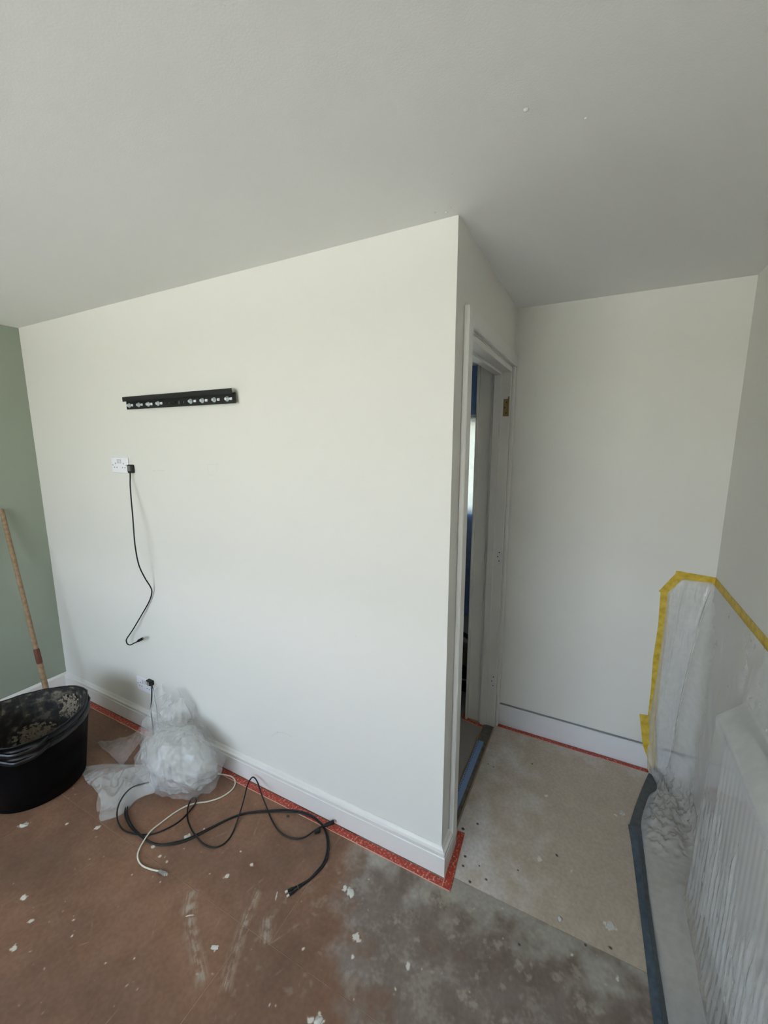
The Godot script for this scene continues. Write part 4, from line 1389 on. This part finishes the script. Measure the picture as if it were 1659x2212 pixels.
	var con := obj("connector", st, mat(Color(0.62, 0.62, 0.58), 0.4, 0.4), t)
	st = mb()
	tube(st, PackedVector3Array([e, e + (e - a) * 0.12]), 0.0042, 8)
	obj("tip", st, M.clear_tip, con)


func build_crumbs() -> void:
	# loose bits that lie on the boards
	var bits := [
		["plaster_sliver", "thin white plaster sliver lying beside the twin connectors", Vector3(-0.526, 0, 0.378), Vector3(0.003, 0.0025, 0.016), 0.5],
		["plaster_sliver", "white plaster sliver lying on the pale scuff marks near the viewer", Vector3(-0.764, 0, 0.573), Vector3(0.0025, 0.0025, 0.017), 2.2],
		["plaster_chip", "white plaster chip touching the black cable loop", Vector3(-1.039, 0, 0.372), Vector3(0.015, 0.004, 0.009), 0.2],
		["plaster_chip", "larger white plaster chip right of the floor cables", Vector3(-0.281, 0, 0.235), Vector3(0.014, 0.004, 0.017), 0.9],
		["plaster_chip", "smaller white plaster chip beside the larger one", Vector3(-0.309, 0, 0.232), Vector3(0.008, 0.003, 0.011), 0.3],
		["plaster_chip", "pinkish paint flake between the two scuff marks", Vector3(-0.602, 0, 0.598), Vector3(0.014, 0.003, 0.008), 0.4],
		["plaster_chip", "round white plaster lump on the pale board near the duct tape", Vector3(0.443, 0, -0.038), Vector3(0.008, 0.005, 0.009), 0.1],
		["plaster_chip", "flat translucent flake of plaster on the pale board", Vector3(0.604, 0, -0.097), Vector3(0.014, 0.002, 0.015), 0.6],
		["plaster_chip", "white flake on the pale board in the recess nearest the duct tape bend", Vector3(0.66, 0, -0.638), Vector3(0.012, 0.003, 0.007), 0.8],
		["plaster_chip", "white flake beside the polythene tail in front of the tubs", Vector3(-1.439, 0, 0.528), Vector3(0.011, 0.003, 0.008), 0.5],
		["plaster_chip", "white splinter of plaster in front of the tubs", Vector3(-1.749, 0, 0.675), Vector3(0.02, 0.003, 0.008), 0.4],
		["plaster_chip", "white plaster chip at the lowest edge of the view", Vector3(-0.18, 0, 0.586), Vector3(0.014, 0.004, 0.01), 1.2],
	]
	var n := noise(99, 90.0, FastNoiseLite.TYPE_SIMPLEX, 2)
	for q in bits:
		var st := mb()
		var s: Vector3 = q[3]
		var at: Vector3 = q[2]
		lathe(st, [Vector2(0.001, 1.0), Vector2(0.55, 0.9), Vector2(0.85, 0.55), Vector2(1.0, 0.0), Vector2(0.001, 0.0)], 12, Transform3D(Basis(Vector3.UP, q[4])), func(v: Vector3, a: float) -> Vector3:
			var w: float = 1.0 + 0.45 * n.get_noise_2d(cos(a) * 0.02 + at.x, sin(a) * 0.02 + at.z)
			return Vector3(v.x * s.x * w, v.y * s.y, v.z * s.z * w))
		var o := obj(q[0], st, M.chip)
		o.position = at
		tag(o, q[1], "plaster chip", "loose plaster bits on the floor")


# ------------------------------------------------------------------ the room beyond the doorway

func build_far_room() -> void:
	var n := noise(101, 5.0, FastNoiseLite.TYPE_SIMPLEX, 3, FastNoiseLite.FRACTAL_RIDGED)
	var t := thing("polythene_curtain", "clear polythene hanging over the far window and blue wall", "plastic sheet")
	var st := mb()
	grid(st, 60, 90, func(u, v):
		var y := lerpf(2.05, 0.35, v)
		var x := lerpf(-1.2, -0.3, u)
		return Vector3(x, y, FAR + 0.05 + 0.03 * v + 0.03 * n.get_noise_2d(x * 1.2 + y * 0.9, y * 0.7 - x * 0.4)))
	obj("film", st, M.film_thin, t)
	var s := thing("roller_blind", "pale translucent roller blind drawn down over the far window", "blind", Vector3(-0.96, 1.93, FAR + 0.015))
	st = mb()
	grid(st, 8, 120, func(u, v):
		var y: float = -0.9 * v
		return Vector3(lerpf(-0.53, 0.53, u), y, 0.003 * sin(y * 55.0) + 0.003 * sin(y * 23.0 + 1.0)))
	var m := mat(Color(0.85, 0.86, 0.84), 0.6)
	m.backlight_enabled = true
	m.backlight = Color(0.5, 0.51, 0.48)
	obj("fabric", st, m, s)
	st = mb()
	tube(st, PackedVector3Array([Vector3(-0.54, 0.015, 0.012), Vector3(0.54, 0.015, 0.012)]), 0.018, 12)
	obj("roller", st, M.white_plastic, s)
	# dark builder's clutter on the floor by the wall
	var c := thing("black_crate", "low black plastic crate on the floor beyond the doorway", "crate", Vector3(-0.4, 0, -1.36))
	st = mb()
	box(st, Vector3(-0.2, 0.0, -0.13), Vector3(0.2, 0.012, 0.13), 0.004)
	obj("base", st, M.rubber, c)
	for q in [[Vector3(-0.2, 0.012, 0.12), Vector3(0.2, 0.1, 0.13)], [Vector3(-0.2, 0.012, -0.13), Vector3(0.2, 0.1, -0.12)], [Vector3(-0.2, 0.012, -0.12), Vector3(-0.19, 0.1, 0.12)], [Vector3(0.19, 0.012, -0.12), Vector3(0.2, 0.1, 0.12)]]:
		st = mb()
		box(st, q[0], q[1], 0.002)
		obj("side", st, M.rubber, c)
	for k in 9:
		st = mb()
		box(st, Vector3(-0.18 + k * 0.044, 0.015, 0.13), Vector3(-0.172 + k * 0.044, 0.085, 0.137), 0.002)
		obj("rib", st, M.black_matt, c)
	st = mb()
	box(st, Vector3(-0.205, 0.088, 0.128), Vector3(0.205, 0.1, 0.14), 0.003)
	obj("lip", st, M.grey_plastic, c)
	var bag := thing("tool_bag", "bulging black tool bag standing in the crate beyond the doorway", "bag", Vector3(-0.4, 0.013, -1.36))
	st = mb()
	var nb := noise(103, 7.0)
	lathe(st, [Vector2(0.001, 0.0), Vector2(0.9, 0.0), Vector2(1.0, 0.08), Vector2(1.0, 0.15), Vector2(0.85, 0.21), Vector2(0.5, 0.245), Vector2(0.001, 0.25)], 32, Transform3D(), func(v: Vector3, a: float) -> Vector3:
		var w: float = 1.0 + 0.1 * nb.get_noise_3d(cos(a), v.y * 6.0, sin(a))
		return Vector3(v.x * 0.18 * w, v.y, v.z * 0.11 * w))
	obj("body", st, M.black, bag)
	st = mb()
	tube(st, smooth_path([Vector3(-0.1, 0.22, 0.03), Vector3(-0.07, 0.3, 0.03), Vector3(0.05, 0.31, 0.03), Vector3(0.1, 0.22, 0.03)], 6), 0.008, 8)
	obj("handle", st, M.black_matt, bag)
	var cl := thing("dust_cloth", "crumpled beige cloth lying over the black tool bag", "cloth", Vector3(-0.33, 0.26, -1.32))
	st = mb()
	grid(st, 30, 24, func(u, v):
		var x := lerpf(-0.12, 0.11, u)
		var z := lerpf(-0.09, 0.08, v)
		var d := x * x * 4.0 + maxf(0.0, z) * 0.9
		return Vector3(x, 0.012 - d + 0.02 * nb.get_noise_2d(x * 4.0, z * 4.0), z))
	obj("fabric", st, M.canvas, cl)
	var h := thing("vacuum_hose", "black ribbed hose slung above the bag beyond the doorway", "hose", Vector3(-0.4, 0.4, -1.3))
	st = mb()
	var hp := smooth_path([Vector3(-0.3, 0.02, -0.12), Vector3(-0.1, 0.06, -0.02), Vector3(0.06, 0.015, 0.02), Vector3(0.16, -0.04, 0.02), Vector3(0.2, -0.2, 0.0), Vector3(0.19, -0.38, -0.02)], 14)
	var rad := []
	for i in hp.size():
		rad.append(0.017 if i % 2 == 0 else 0.014)
	tube(st, hp, rad, 12)
	obj("ribbed_tube", st, M.black, h)
